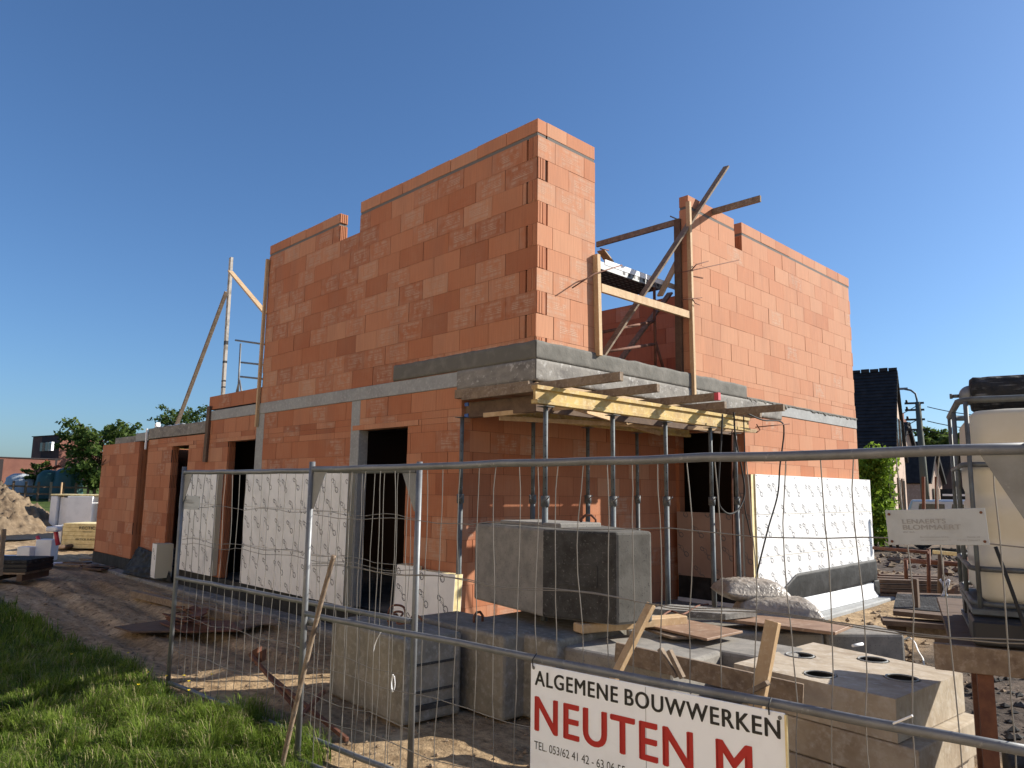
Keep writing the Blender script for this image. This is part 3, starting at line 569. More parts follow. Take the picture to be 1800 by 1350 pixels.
# ------------------------------------------------------------------ timbers and scaffold on the upper storey
timber((-6.30, -.035, 2.82), (-6.27, -.035, 5.66), .05, .05, 'long pale batten fixed upright at the far left corner of the upper wall', 'batten', up=(0, 1, 0), name='batten')
timber((-8.30, -.03, 2.28), (-8.27, -.03, 3.30), .13, .04, 'short dark plank fixed upright on the long facade by the roof step', 'plank', 'wooddark', up=(0, 1, 0), name='plank')
timber((.035, 2.99, 3.05), (.035, 2.96, 5.80), .05, .06, 'tall pale batten on the end of the right upper wall', 'batten', up=(1, 0, 0), name='batten')
timber((.035, 1.00, 3.38), (.035, .965, 4.57), .06, .07, 'short pale batten on the left side of the upper window opening', 'batten', up=(1, 0, 0), name='batten')
timber((.03, 1.04, 4.19), (.02, 2.93, 4.205), .04, .10, 'pale horizontal rail across the upper window opening', 'rail', name='guard_rail')
timber(on(1054, 633, 'x', -.28), on(1277, 293, 'x', .16), .03, .095, 'long grey brown plank leaning diagonally across the upper opening against the sky', 'plank', 'woodgrey', up=(1, 0, 0), name='plank')
timber(on(1049, 430, 'x', -2.2), on(1337, 349, 'x', .75), .04, .09, 'weathered plank laid over the top of the right upper wall, its end jutting out', 'plank', 'woodgrey', name='plank')
timber(on(1194, 452, 'x', -.22), on(1160, 520, 'x', -.3), .03, .09, 'short pale brace beside the right jamb of the upper opening', 'brace', up=(1, 0, 0), name='brace')
timber(on(1191, 391, 'x', -.17), on(1195, 652, 'x', -.17), .05, .04, 'pale upright strip inside the right jamb of the upper opening', 'batten', up=(1, 0, 0), name='batten')
timber(on(1178, 515, 'x', -.7), on(1085, 640, 'x', -.9), .03, .10, 'second diagonal plank in shade behind the guard rail', 'plank', 'woodgrey', up=(1, 0, 0), name='plank')
timber((-.16, 2.97, 3.45), (-.16, 2.99, 5.6), .05, .10, 'dark plank standing behind the end of the right upper wall', 'plank', 'wooddark', up=(1, 0, 0), name='plank')
timber(on(1056, 440, 'x', -.6), on(1073, 462, 'x', -.6), .12, .02, 'small offcut board standing on the scaffold deck', 'offcut', name='offcut')
# scaffold deck
t = empty('scaffold_deck', (-.7, 1.9, 4.6), 'perforated black steel scaffold deck inside the upper window opening', 'scaffold deck')
A, B = on(1053, 462, 'x', -.35), on(1166, 500, 'x', -.35); B.z = A.z
mb = MB(); mb.box(-1.0, -.36, A.y-.5, B.y, A.z-.05, A.z-.03)
for k in range(16):
    for j in range(9): y = lerp(A.y-.4, B.y-.1, k/15); x = lerp(-.95, -.42, j/8); mb.box(x-.012, x+.012, y-.03, y+.03, A.z-.0535, A.z-.0505, 1)
mb.build('deck_plate', ['black', 'galv'], t)
mb = MB(); mb.box(-.36, -.335, A.y-.5, B.y, A.z-.075, A.z+.02)
for k in range(8): y = lerp(A.y+.5, B.y-.15, k/7); mb.box(-.336, -.333, y-.03, y+.02, A.z-.05, A.z-.01, 1)
mb.build('side_rail', ['galv', 'black'], t); mb = MB(); mb.box(-1.03, -1.0, A.y-.5, B.y, A.z-.075, A.z+.02); mb.build('side_rail', 'galv', t)
mb = MB(); mb.bar((-.34, A.y+.1, A.z+.03), (-.34, B.y+.35, A.z+.03), .02, .07); tag(mb.build('guard_rail', 'white'), 'bright white rail above the scaffold deck in the upper opening', 'rail')
# scaffold frames
def frame(pts, label, m='rust', r=.02):
    t = empty('scaffold', Vector(pts[0][0]), label, 'scaffold frame')
    for nm, seg in (('tube', s_) for s_ in pts): m_ = MB(); m_.tube(seg, r, 8); m_.build(nm, m, t)
    return t
u = -.35; a = on(1150, 500, 'x', u); b = on(1152, 655, 'x', u); b.y = a.y; b.z = 3.41
frame([[b, a], [on(1040, 588, 'x', u), on(1150, 565, 'x', u)], [on(1040, 622, 'x', u), on(1150, 605, 'x', u)], [on(1152, 600, 'x', u), on(1168, 655, 'x', u)]], 'dark steel scaffold frame with two rungs inside the upper window opening')
YB = .5
frame([[on(419, 688, 'y', YB)-Vector((0, 0, .25)), on(423, 604, 'y', YB)], [on(414, 598, 'y', YB), on(470, 606, 'y', YB)], [on(424, 637, 'y', YB), on(470, 642, 'y', YB)], [on(423, 662, 'y', YB), on(470, 667, 'y', YB)], [on(421, 668, 'y', YB), on(427, 690, 'y', YB)-Vector((0, 0, .1))], [on(421, 668, 'y', YB), on(414, 690, 'y', YB)-Vector((0, 0, .1))]], 'grey steel scaffold frame standing left of the tall upper wall', 'galv', .018)
mb = MB(); a, b = on(406.5, 453, 'y', YB), on(392, 694, 'y', YB)-Vector((0, 0, .3)); mb.bar(b, a, .09, .05, (0, 1, 0)); d = (a-b)
for f, l in ((.18, .02), (.3, .03), (.42, .05), (.14, .02)): p = b+d*f; mb.bar(p, p+d*l*.5, .093, .053, (0, 1, 0), 1)
for f in (.52, .58, .66, .72): p = b+d*f; mb.bar(p, p+d*.02, .02, .053, (0, 1, 0), 1)
tag(mb.build('profile_post', ['postwood', 'black']), 'tall scuffed white post standing on the low roof against the sky', 'post')
timber(on(405, 477, 'y', YB-.05), on(467, 551, 'y', .1), .03, .11, 'pale board bracing the tall white post to the upper wall corner', 'brace', up=(0, 1, 0), name='brace')
timber(on(398, 513, 'y', YB+.1), on(309, 751, 'y', YB-.1), .05, .07, 'long thin timber strut leaning from the low roof up to the white post', 'strut', 'woodgrey', up=(0, 1, 0), name='strut')
mb = MB(); mb.obox(on(277, 748, 'y', .2), (.05, 0, .02), (0, .04, 0), (-.015, 0, .045)); tag(mb.build('foam_scrap', 'white'), 'small white scrap lying on the far low roof edge', 'scrap')
timber((-11.44, -.04, 2.60), (-11.44, -.04, 3.04), .05, .03, 'thin pale strip hanging at the end of the far concrete band', 'strip', 'white', up=(0, 1, 0), name='strip')
crumple('tarpaulin', [(-11.2, .0, 3.05), (-9.6, .0, 3.05), (-9.6, .7, 3.09), (-11.2, .7, 3.09)], 16, .05, 'signgrey', 'pale cloth scrap lying on the low roof above the far doorway', 'cloth')
# rebar clamps
def rod(p, label, r=.007, m='rust', name='rebar_clamp', cat='clamp', group=None):
    mb = MB(); mb.tube(p, r, 6); return tag(mb.build(name, m), label, cat, group)
rod([on(1190, 480, 'x', .05), on(1222, 474, 'x', .08), on(1299, 457, 'x', .30)], 'long rusty rod clamping the tall batten, jutting out over the sunlit wall', .008)
rod([on(1216, 474, 'x', .09), on(1224, 465, 'x', .10), on(1245, 459, 'x', .16)], 'short bent rod above the long rusty rod on the tall batten', .008)
rod([on(1196, 527, 'x', .06), on(1216, 525, 'x', .08), on(1234, 523, 'x', .12)], 'rusty rod at the foot of the guard rail on the tall batten')
rod([on(1216, 524, 'x', .08), on(1222, 533, 'x', .09), on(1230, 536, 'x', .10)], 'small bent hook below the guard rail end')
rod([on(1006, 506, 'x', .10), on(1045, 481, 'x', .12), on(1065, 475, 'x', .10), on(1093, 466, 'x', .02)], 'bent rusty rod through the short batten left of the upper opening', .008)
rod([on(1055, 437, 'x', -.5), on(1070, 440, 'x', -.5)], 'tiny rod end near the scaffold offcut', .008)
rod([on(1178, 380, 'x', -.2), on(1192, 386, 'x', -.15), on(1200, 385, 'x', -.1)], 'wire clamp at the top of the upper opening by the plank', .009, 'galv')
rod([on(178, 818, 'y', -.0), on(186, 808, 'y', -.12)], 'short rusty spike stuck in the leftmost wall', .014)
# cables
def cable(pts, label, r=.011, m='rubber', cat='cable', name='cable', grp=None, n=7):
    P = [Vector(p) for p in pts]; out = []
    for i in range(len(P)-1):
        p0, p1, p2, p3 = P[max(i-1, 0)], P[i], P[i+1], P[min(i+2, len(P)-1)]
        for k in range(n):
            t = k/n; out.append(.5*((2*p1)+(p2-p0)*t+(2*p0-5*p1+4*p2-p3)*t*t+(3*p1-p0-3*p2+p3)*t*t*t))
    out.append(P[-1]); mb = MB(); mb.tube(out, r, 7); return tag(mb.build(name, m), label, cat, grp)
xx = .62
cable([on(p[0], p[1], 'x', xx) for p in ((1270, 728), (1268, 770), (1264, 830), (1263, 880), (1272, 898), (1285, 903), (1300, 893), (1309, 865), (1303, 820), (1293, 770), (1290, 725))], 'black hose hanging in a long loop from the end of the yellow beam')
cable([on(p[0], p[1], 'x', xx) for p in ((1308, 724), (1340, 738), (1372, 741), (1378, 760), (1371, 820), (1367, 870), (1350, 930), (1335, 990), (1326, 1028))], 'black hose arching right from the joists and down past the white boards')
cable([on(p[0], p[1], 'x', .55) for p in ((1307, 730), (1309, 800), (1308, 880), (1315, 920), (1320, 945))], 'thin black cable hanging beside the insulated jamb', .008)
cable([on(p[0], p[1], 'x', .2) for p in ((1287, 755), (1287, 850), (1289, 950), (1291, 1030))], 'straight brown cable in front of the porch jamb', .013, 'rust')
rod([on(1328, 751, 'x', .5), on(1388, 745, 'x', .75)], 'thin rod sticking out of the right end of the yellow beam', .008)
rod([on(1330, 746, 'x', .5), on(1336, 756, 'x', .5), on(1330, 760, 'x', .5)], 'twisted wire at the right end of the yellow beam', .008)
# ------------------------------------------------------------------ concrete ballast blocks
def cblock(c, ang, lx, ly, z0, h, label, m='block', bev=.03, group='concrete ballast blocks behind the fence', loop=True, groove=False, cham=0, name='concrete_block'):
    ca, sa = math.cos(ang), math.sin(ang); ax, ay = Vector((ca, sa, 0)), Vector((-sa, ca, 0)); c = Vector((c[0], c[1], z0))
    t = empty(name, c, label, 'concrete block', group)
    mb = MB()
    if cham:
        hx, hy = lx/2, ly/2; poly = [c-ax*hx-ay*hy, c+ax*(hx-cham)-ay*hy, c+ax*hx-ay*(hy-cham), c+ax*hx+ay*hy, c-ax*hx+ay*hy]; mb.prism(poly, (0, 0, h))
    else: mb.obox(c+Vector((0, 0, h/2)), ax*lx/2, ay*ly/2, (0, 0, h/2))
    mb.build('body', m, t, bev, 2)
    if groove:
        g = MB()
        for f in (.36, .68): g.obox(c+ax*(lx/2+.004)+Vector((0, 0, h*f)), ax*.012, ay*ly*.36, (0, 0, .008), 0)
        g.obox(c+ax*(lx/2+.006)+Vector((0, 0, h*.18)), ax*.02, ay*ly*.36, (0, 0, .02), 0); g.build('groove_strip', 'blockdark', t)
    if loop:
        g = MB(); p = c+Vector((0, 0, h)); g.tube([p-ay*.05-Vector((0, 0, .01)), p-ay*.05+Vector((0, 0, .05)), p-ay*.02+Vector((0, 0, .085)), p+ay*.02+Vector((0, 0, .085)), p+ay*.05+Vector((0, 0, .05)), p+ay*.05-Vector((0, 0, .01))], .012, 7); g.build('lifting_loop', 'rust', t)
    return t
def corner_block(corner, ang, lx, ly, *a, **k):   # given its near (+x,-y) corner
    ca, sa = math.cos(ang), math.sin(ang); c = Vector((corner[0], corner[1], 0))-Vector((ca, sa, 0))*lx/2+Vector((-sa, ca, 0))*ly/2
    return cblock((c.x, c.y), ang, lx, ly, *a, **k)
corner_block((.34, -1.84), -.06, 1.22, .58, 0, .66, 'pale concrete block nearest the lone tilted pole, with rusty hooks on top', groove=True)
corner_block((.78, -1.17), -.03, 1.25, .52, 0, .67, 'narrow looking concrete block second from the left in the row behind the fence')
corner_block((1.14, -.93), .02, 1.2, .98, 0, .66, 'concrete block directly under the big stacked one, curved shadow on its face', loop=False)
# the big stacked block: five sided plan, dark front
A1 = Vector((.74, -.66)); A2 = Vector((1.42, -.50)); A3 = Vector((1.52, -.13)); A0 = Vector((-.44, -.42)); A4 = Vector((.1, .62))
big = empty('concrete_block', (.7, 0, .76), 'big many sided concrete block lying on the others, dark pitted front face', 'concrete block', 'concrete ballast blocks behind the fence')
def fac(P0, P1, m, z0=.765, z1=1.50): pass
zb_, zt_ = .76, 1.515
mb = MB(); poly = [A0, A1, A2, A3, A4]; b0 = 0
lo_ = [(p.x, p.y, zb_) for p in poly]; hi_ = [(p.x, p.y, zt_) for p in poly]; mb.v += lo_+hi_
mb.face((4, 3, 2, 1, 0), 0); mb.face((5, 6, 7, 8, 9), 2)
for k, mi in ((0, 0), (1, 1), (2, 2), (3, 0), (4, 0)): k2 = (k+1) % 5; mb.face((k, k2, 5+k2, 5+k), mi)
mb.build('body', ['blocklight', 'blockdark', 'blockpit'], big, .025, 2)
d = (A2-A1).normalized(); n2 = Vector((d.y, -d.x)); e3 = Vector((d.x, d.y, 0)); n3 = Vector((n2.x, n2.y, 0)); pc = Vector(((A1.x+A2.x)/2-.03, (A1.y+A2.y)/2-.0, 1.14))+n3*.003
mb = MB()
for dz in (-.085, .085): mb.obox(pc+Vector((0, 0, dz)), e3*.20, n3*.011, (0, 0, .008))
for sx in (-.2, .2): mb.obox(pc+e3*sx, e3*.008, n3*.011, (0, 0, .085))
mb.build('cast_plate', 'blockdark', big)
BIGTXT = (pc-e3*.15-Vector((0, 0, .05)), e3, n3)
for s_, size in (('R', 0),):
    pass
mb = MB(); c = Vector((.30, -.10, 1.525)); mb.obox(c, (.42, -.02, 0), (.03, .26, 0), (0, 0, .028)); tag(mb.build('paving_slab', 'blocklight', None, .01, 2), 'loose grey concrete slab lying on top of the big stacked block', 'slab')
mb = MB(); mb.tube([(.60, .02, 1.51), (.60, .02, 1.58), (.63, .05, 1.62), (.67, .09, 1.62), (.70, .12, 1.58), (.70, .12, 1.51)], .013, 8); mb.build('lifting_loop', 'rust', big)
# second lower row right of it, mostly behind the sign
corner_block((2.12, -.78), .05, 1.0, .8, 0, .60, 'shaded concrete block under the worn plywood', loop=False, m='blocklight')
corner_block((2.55, .02), .03, 1.15, .62, 0, .60, 'notched concrete block behind the sunlit stake with a pale pipe stub', loop=False, m='blocklight')
corner_block((2.1, 1.9), .75, 1.9, .7, 0, .50, 'low concrete block behind the four hole slabs, under a long board', loop=False, m='blocklight')
corner_block((2.62, 2.55), .85, .8, .5, 0, .50, 'rounded end of a concrete block at the far side of the four hole slabs', loop=False, m='blocklight')
for k, (p0, p1) in enumerate(((on(1284, 1156, 'z', .55), on(1310, 1149, 'z', .56)), (on(1499, 1135, 'z', .5), on(1516, 1132, 'z', .5)))):
    mb = MB(); mb.tube([p0, p1], .014, 8); tag(mb.build('pipe_stub', 'white'), ('white pipe stub poking from the notched block beside the sunlit stake', 'white pipe stub poking from the far rounded block')[k], 'pipe')
# planks and plywood on the blocks
timber(on(1015, 1104, 'z', .71), on(1200, 1088, 'z', .71), .14, .075, 'thick short beam lying on the blocks in front of the big stacked block', 'timber', 'wood', name='timber', bev=.008)
def slab4(P, th, m, label, cat, name, bev=.003, dz=0):
    mb = MB(); mb.prism([Vector((p[0], p[1], p[2]+dz)) for p in P], (0, 0, th)); return tag(mb.build(name, m, None, bev), label, cat)
q = [on(*p, 'z', .66) for p in ((1140, 1103), (1243, 1127), (1306, 1113), (1205, 1092))]; slab4(q, .02, 'ply', 'worn brown plywood sheet lying on the shaded block left of the stake', 'plywood', 'plywood_sheet')
q = [on(*p, 'z', .63) for p in ((1120, 1104), (1180, 1124), (1225, 1124), (1165, 1100))]; slab4(q, .02, 'woodgrey', 'dark board edge showing under the worn plywood sheet', 'board', 'board')
q = [on(*p, 'z', .56) for p in ((1265, 1092), (1468, 1117), (1500, 1103), (1330, 1086))]; slab4(q, .03, 'ply', 'long brown board lying behind the sunlit stake on the far blocks', 'board', 'board')
q = [on(*p, 'z', .60) for p in ((1140, 1080), (1275, 1090), (1330, 1084), (1180, 1072))]; slab4(q, .06, 'rough', 'flat concrete rubble piece behind the thick short beam', 'rubble', 'rubble_slab')
timber(on(1082, 1146, 'y', -.93), on(1412, 1222, 'y', -.60), .03, .14, 'long grey shuttering plank on edge in front of the shaded blocks', 'plank', 'woodgrey', name='plank')
timber(on(1160, 1140, 'y', -1.25), on(1190, 1190, 'y', -1.25), .03, .04, 'thin pale lath crossing the long grey plank, left one of the pair', 'lath', 'woodgrey', name='lath', up=(0, 1, 0), group='laths crossing the grey plank')
timber(on(1176, 1143, 'y', -1.25), on(1200, 1192, 'y', -1.25), .03, .04, 'thin pale lath crossing the long grey plank, right one of the pair', 'lath', 'woodgrey', name='lath', up=(0, 1, 0), group='laths crossing the grey plank')
p = on(1145, 1062, 'y', -1.1); q = on(1078, 1195, 'y', -1.35); timber(q-(p-q)*.8, p, .05, .055, 'slanting pine stake left of the plywood, its top before the big block', 'stake', name='stake', up=(0, 1, 0))
p = on(1359, 1092, 'y', -1.0); q = on(1333, 1230, 'y', -1.1); timber(q-(p-q)*.6, p, .085, .05, 'broad pine stake in front of the four hole slabs', 'stake', name='stake', up=(0, 1, 0))
timber(on(1300, 1225, 'y', -1.15), on(1350, 1200, 'y', -1.15), .03, .05, 'short brace nailed to the foot of the broad pine stake', 'brace', 'woodgrey', name='brace', up=(0, 1, 0))
# slabs with four holes
F4, L4, B4, R4 = [on(*p, 'z', .60) for p in ((1574, 1229), (1290, 1166), (1430, 1129), (1692, 1183))]
def holed(P, z0, z1, holes, label, name='perforated_slab'):
    t = empty(name, ((P[0]+P[2])/2).xy.to_3d()+Vector((0, 0, z0)), label, 'concrete slab', 'stacked concrete slabs with four holes')
    mb = MB(); n = 90; Fc, Lc, Bc, Rc = P; pts = []
    rad = .10
    for i in range(n):
        for j in range(n):
            p = Fc.lerp(Lc, i/(n-1)).lerp(Rc.lerp(Bc, i/(n-1)), j/(n-1)); z = z1+fbm(p.x, p.y, 3)*.004
            for h in holes:
                dd = (p-h).xy.length
                if dd < rad+.012: z = z1-.17
            p = Vector((p.x, p.y, z)); pts.append(p)
    mb.grid(pts, n, n, 0, False)
    for a, b in ((Fc, Rc), (Rc, Bc), (Bc, Lc), (Lc, Fc)):
        i0 = len(mb.v); mb.v += [(a.x, a.y, z0), (b.x, b.y, z0), (b.x, b.y, z1), (a.x, a.y, z1)]; mb.face((i0, i0+1, i0+2, i0+3), 0)
    i0 = len(mb.v); mb.v += [(q_.x, q_.y, z0) for q_ in (Fc, Lc, Bc, Rc)]; mb.face((i0, i0+1, i0+2, i0+3), 0)
    mb.build('body', 'slab', t)
    for h in holes:
        g = MB(); ring = [Vector((h.x+rad*1.02*math.cos(a_), h.y+rad*1.02*math.sin(a_), z1+.002)) for a_ in np.linspace(0, 2*math.pi, 25)]; g.tube(ring, .006, 6, caps=False)
        g.tube([(h.x, h.y, z1-.13), (h.x, h.y, z1-.004)], rad*1.0, 24, 1, caps=False); g.tube([(h.x, h.y, z1-.13), (h.x, h.y, z1-.10)], rad*.98, 24, 1); g.build('socket_ring', ['conc', 'membrane'], t)  # black lining paints the shade inside the holes
    return t
hl = [on(*p, 'z', .60) for p in ((1406, 1152), (1534, 1160), (1441, 1186), (1585, 1192))]
holed([F4, L4, B4, R4], .34, .60, hl, 'topmost concrete slab with four round holes in the sun')
dn = Vector((F4.y-L4.y, -(F4.x-L4.x), 0)).normalized(); ex = (F4-L4).normalized()
def plain(P, z0, z1, label):
    mb = MB(); mb.prism([(p.x, p.y, z0) for p in P], (0, 0, z1-z0)); return tag(mb.build('perforated_slab', 'slab', None, .012, 2), label, 'concrete slab', 'stacked concrete slabs with four holes')
plain([F4+ex*.12, R4+ex*.10, B4, L4+ex*.05], .10, .332, 'middle slab of the four hole stack, shifted a little to the right')
plain([F4+ex*.02-dn*.0, R4+ex*.04, B4, L4], -.06, .092, 'lowest slab of the four hole stack resting on the soil')
# rebar hooks on the first block
cable([(-.30, -1.55, .68), (-.28, -1.5, .76), (-.15, -1.5, .77), (-.12, -1.58, .70), (.0, -1.55, .72), (.02, -1.5, .78), (.12, -1.48, .74)], 'bent rusty rebar hooks lying on the nearest pale block', .010, 'rust', 'rebar', 'rebar_hook')
cable([(-.45, -1.45, .67), (-.42, -1.43, .79), (-.30, -1.38, .79), (-.27, -1.38, .68)], 'upright rusty rebar bow on the nearest pale block', .010, 'rust', 'rebar', 'rebar_hook')
cable([on(*p, 'z', .66) for p in ((1165, 1082), (1180, 1074), (1200, 1080), (1225, 1066), (1245, 1062))], 'tangled dark wire by the thick short beam', .010, 'rust', 'wire', 'wire')
rod([on(1110, 1086, 'z', .74), on(1118, 1078, 'z', .80), on(1127, 1084, 'z', .74)], 'small rusty loop on the block right of the big one', .01)
# ------------------------------------------------------------------ bags
def bag(c, lx, ly, h, rot, label, seed, droop=0):
    mb = MB(); nu, nv = 44, 30; ca, sa = math.cos(rot), math.sin(rot); pts_t = []; pts_b = []
    for i in range(nu):
        for j in range(nv):
            u, v = i/(nu-1)*2-1, j/(nv-1)*2-1; e = max(0, (1-abs(u)**4))**.5*max(0, (1-abs(v)**3.4))**.5
            pin = 1-.08*(1-abs(v))*abs(u)**4; x = u*lx/2*pin; y = v*ly/2*(1-.06*abs(u)**3); wr = fbm(u*2+seed, v*3, 2.5)*.03*e+.012*math.sin(v*26+fbm(u*3, v, 2)*5)*e*abs(u)
            zt = h*.62*e+wr+.5*h*.2; zb2 = -h*.38*e+h*.1
            P_ = lambda z: (c[0]+x*ca-y*sa, c[1]+x*sa+y*ca, c[2]+h*.38+z-droop*u*abs(u))
            pts_t.append(P_(zt)); pts_b.append(P_(zb2))
    mb.grid(pts_t, nu, nv); mb.grid([pts_b[i*nv+(nv-1-j)] for i in range(nu) for j in range(nv)], nu, nv)
    b = 0; n = nu*nv
    for i in range(nu-1):
        for (j, fl) in ((0, 0), (nv-1, 1)):
            a1, a2, b1, b2 = i*nv+j, (i+1)*nv+j, n+i*nv+(nv-1-j), n+(i+1)*nv+(nv-1-j); mb.face((a1, a2, b2, b1) if fl else (a2, a1, b1, b2), 0)
    for j in range(nv-1):
        for (i, fl) in ((0, 1), (nu-1, 0)):
            a1, a2, b1, b2 = i*nv+j, i*nv+j+1, n+i*nv+(nv-1-j), n+i*nv+(nv-2-j); mb.face((a1, a2, b2, b1) if fl else (a2, a1, b1, b2), 0)
    return tag(mb.build('sack', 'bag'), label, 'sack', 'plastic sacks by the porch')
pb = on(1340, 1084, 'z', .55)
bag((1.42, 2.30, .44), .88, .54, .28, .62, 'lower shiny grey plastic sack, wrinkled and full', 1)
bag((1.14, 2.27, .65), .74, .48, .24, .95, 'upper dull grey plastic sack slumped on the shiny one', 5, .03)
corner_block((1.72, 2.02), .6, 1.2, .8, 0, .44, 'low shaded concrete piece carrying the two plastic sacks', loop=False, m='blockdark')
# ------------------------------------------------------------------ fence panels
def fence(A, B, label, seed, tilt=0, gl=True, gr=True, dx=.125):
    rs = random.Random(seed); A = Vector((A[0], A[1], 0)); B = Vector((B[0], B[1], 0)); L_ = (B-A).length; e = (B-A).normalized(); nn = Vector((e.y, -e.x, 0))
    t = empty('wire_fence', (A+B)/2, label, 'fence panel', 'wire mesh fence panels')
    at = lambda s_, z, o=0: A+e*s_+Vector((0, 0, z+tilt*s_/L_))+nn*o
    for s_ in (0, L_): m_ = MB(); m_.tube([at(s_, .0), at(s_, 2.03)], .021, 14); m_.build('post', 'galv', t)
    for z in (.035, .985, 1.975):
        m_ = MB(); n = 14; m_.tube([at(.02+(L_-.04)*i/n, z+rs.uniform(-.004, .004), rs.uniform(-.002, .002)) for i in range(n+1)], .0205 if z > 1 else .0195, 12); m_.build('rail', 'galv', t)
    for s_, sg, ok in ((.02, 1, gl), (L_-.02, -1, gr)):
        if ok: m_ = MB(); m_.prism([at(s_, 1.955, -.002), at(s_+sg*.15, 1.955, -.002), at(s_+sg*.02, 1.70, -.002), at(s_, 1.70, -.002)], nn*.004); m_.build('gusset', 'galv', t)
    m_ = MB(); n = int(L_/dx)
    for i in range(1, n):
        s0 = i*L_/n+rs.uniform(-.012, .012); P_ = []; ph = rs.uniform(0, 6); am = rs.uniform(.002, .012); lean = rs.uniform(-.035, .035)
        for k in range(15):
            z = .03+1.945*k/14; w_ = math.sin(min(1, max(0, (z-.97)/1.0))*math.pi)
            P_.append(at(s0+am*math.sin(z*7+ph)+lean*(z-.97)*w_*1.2+rs.uniform(-.004, .004), z, .012*w_*math.sin(s0*3+ph*.2)-.022))
        m_.tube(P_, .0026, 5, 0, False)
    for z in (.33, .64, 1.31, 1.335, 1.65):
        z0 = z+rs.uniform(-.01, .01); m_.tube([at(.02+(L_-.04)*k/30, z0+.012*math.sin(k*.9+z*9)+rs.uniform(-.004, .004), -.024+rs.uniform(-.003, .003)) for k in range(31)], .0026, 5, 0, False)
    m_.build('wire_mesh', 'wire', t); return t, at, nn, e
fence((-2.09, -2.73), (1.28, -2.46), 'left wire fence panel running back behind the tilted pole', 3)
tR, atR, nR, eR = fence((.52, -2.83), (4.74, -2.50), 'right wire fence panel in front carrying the big red lettered sign', 5, tilt=.04, dx=.142)
mb = MB(); mb.tube([(.50, -2.80, 1.93), (.56, -2.76, 1.93)], .03, 10); mb.tube([(.50, -2.8, .93), (.56, -2.76, .93)], .03, 10); tag(mb.build('fence_clamp', 'galv'), 'steel clamps joining the two fence panels at the doubled post', 'clamp')
# tilted pole
cable([on(587, 976, 'y', -2.86), on(560, 1075, 'y', -2.90), on(520, 1240, 'y', -2.96), on(494, 1352, 'y', -3.0), on(488, 1375, 'y', -3.0)], 'thin weathered round pole leaning on the fence near the doubled post', .0165, 'woodgrey', 'pole', 'wooden_pole')
# cable ties and rag
cable([on(656, 1146, 'y', -2.62), on(660, 1130, 'y', -2.62), on(670, 1110, 'y', -2.62)], 'white cable tie end hanging on the fence rail', .003, 'white', 'cable tie', 'cable_tie')
cable([on(691, 1186, 'y', -2.62), on(688, 1200, 'y', -2.60), on(690, 1216, 'y', -2.62), on(694, 1205, 'y', -2.62), on(693, 1188, 'y', -2.62)], 'white string knotted to a fence wire', .004, 'white', 'string', 'string')
cable([on(1570, 1272, 'y', -2.62), on(1590, 1264, 'y', -2.62), on(1604, 1258, 'y', -2.62)], 'pale cable tie on the rail in front of the slab stack', .004, 'white', 'cable tie', 'cable_tie')
# text helper
def text(s_, P, e, u, n_, h, width=None, bold=0, m='txtblack', parent=None, name='lettering', shear=0, track=1.0, dbl=0):
    cu = bpy.data.curves.new('t', 'FONT'); cu.body = s_; cu.size = 1; cu.offset = bold; cu.shear = shear; cu.space_character = track; cu.resolution_u = 5
    o = bpy.data.objects.new('t', cu); COL.objects.link(o); dg = bpy.context.evaluated_depsgraph_get(); me = bpy.data.meshes.new_from_object(o.evaluated_get(dg)); bpy.data.objects.remove(o)
    V = np.array([v.co[:] for v in me.vertices]); x0, x1, y0, y1 = V[:, 0].min(), V[:, 0].max(), V[:, 1].min(), V[:, 1].max()
    sy = h/(y1-y0); sx = (width/(x1-x0)) if width else sy; e, u, n_, P = map(Vector, (e, u, n_, P))
    wl = Vector((0, 0, 0)); p = parent
    while p: wl += p.location; p = p.parent
    for v in me.vertices: v.co = P+e*((v.co.x-x0)*sx)+u*((v.co.y-y0)*sy)+n_*.0015-wl
    if dbl:
        bm = bmesh.new(); bm.from_mesh(me); g0 = bm.verts[:]+bm.edges[:]+bm.faces[:]
        for kx, ky in ((.5, .25), (1, 0), (.5, -.25), (1, .25)): r_ = bmesh.ops.duplicate(bm, geom=g0); bmesh.ops.translate(bm, vec=e*dbl*kx+u*dbl*ky+n_*(.0001+.0001*kx+.0001*abs(ky)), verts=[q for q in r_['geom'] if isinstance(q, bmesh.types.BMVert)])
        bm.to_mesh(me); bm.free()
    me.materials.clear(); me.materials.append(M[m]); o = bpy.data.objects.new(name, me); COL.objects.link(o); o.parent = parent; return o
text('LEGI 25', BIGTXT[0], BIGTXT[1], Vector((0, 0, 1)), BIGTXT[2], .10, .30, .02, 'blocklight', big, 'cast_lettering')
# the big sign
FY = lambda x: lerp(-2.83, -2.50, (x-.52)/4.22)-.036
def onfence(px, py):
    p = on(px, py, 'y', -2.65)
    for _ in range(12): p = on(px, py, 'y', FY(p.x))
    return p
SA, SB = onfence(933, 1172), onfence(1380, 1268); sx0, sx1 = SA.x, SB.x
e = Vector((eR.x, eR.y, .04/4.22)).normalized(); nf = Vector((eR.y, -eR.x, 0)); P0 = Vector((sx0, FY(sx0), .966+.04*(sx0-.52)/4.22)); SW = (sx1-sx0)/e.x
sg = empty('company_sign', (P0+e*SW/2)-Vector((0, 0, .95)), 'white builder sign with black and red lettering hanging on the fence rail', 'sign')
def SP(u, v): return P0+e*u-Vector((0, 0, v))
SU = lambda px: (onfence(px, 1230).x-sx0)/e.x
mb = MB(); mb.obox(SP(SW/2, .475)-nf*.003, e*SW/2, nf*.003, (0, 0, .475)); mb.build('panel', 'sign', sg, .002)
mb = MB(); mb.obox(SP(SW+.004, .475), e*.004, nf*.007, (0, 0, .47)); mb.build('edge_strip', 'pur', sg)
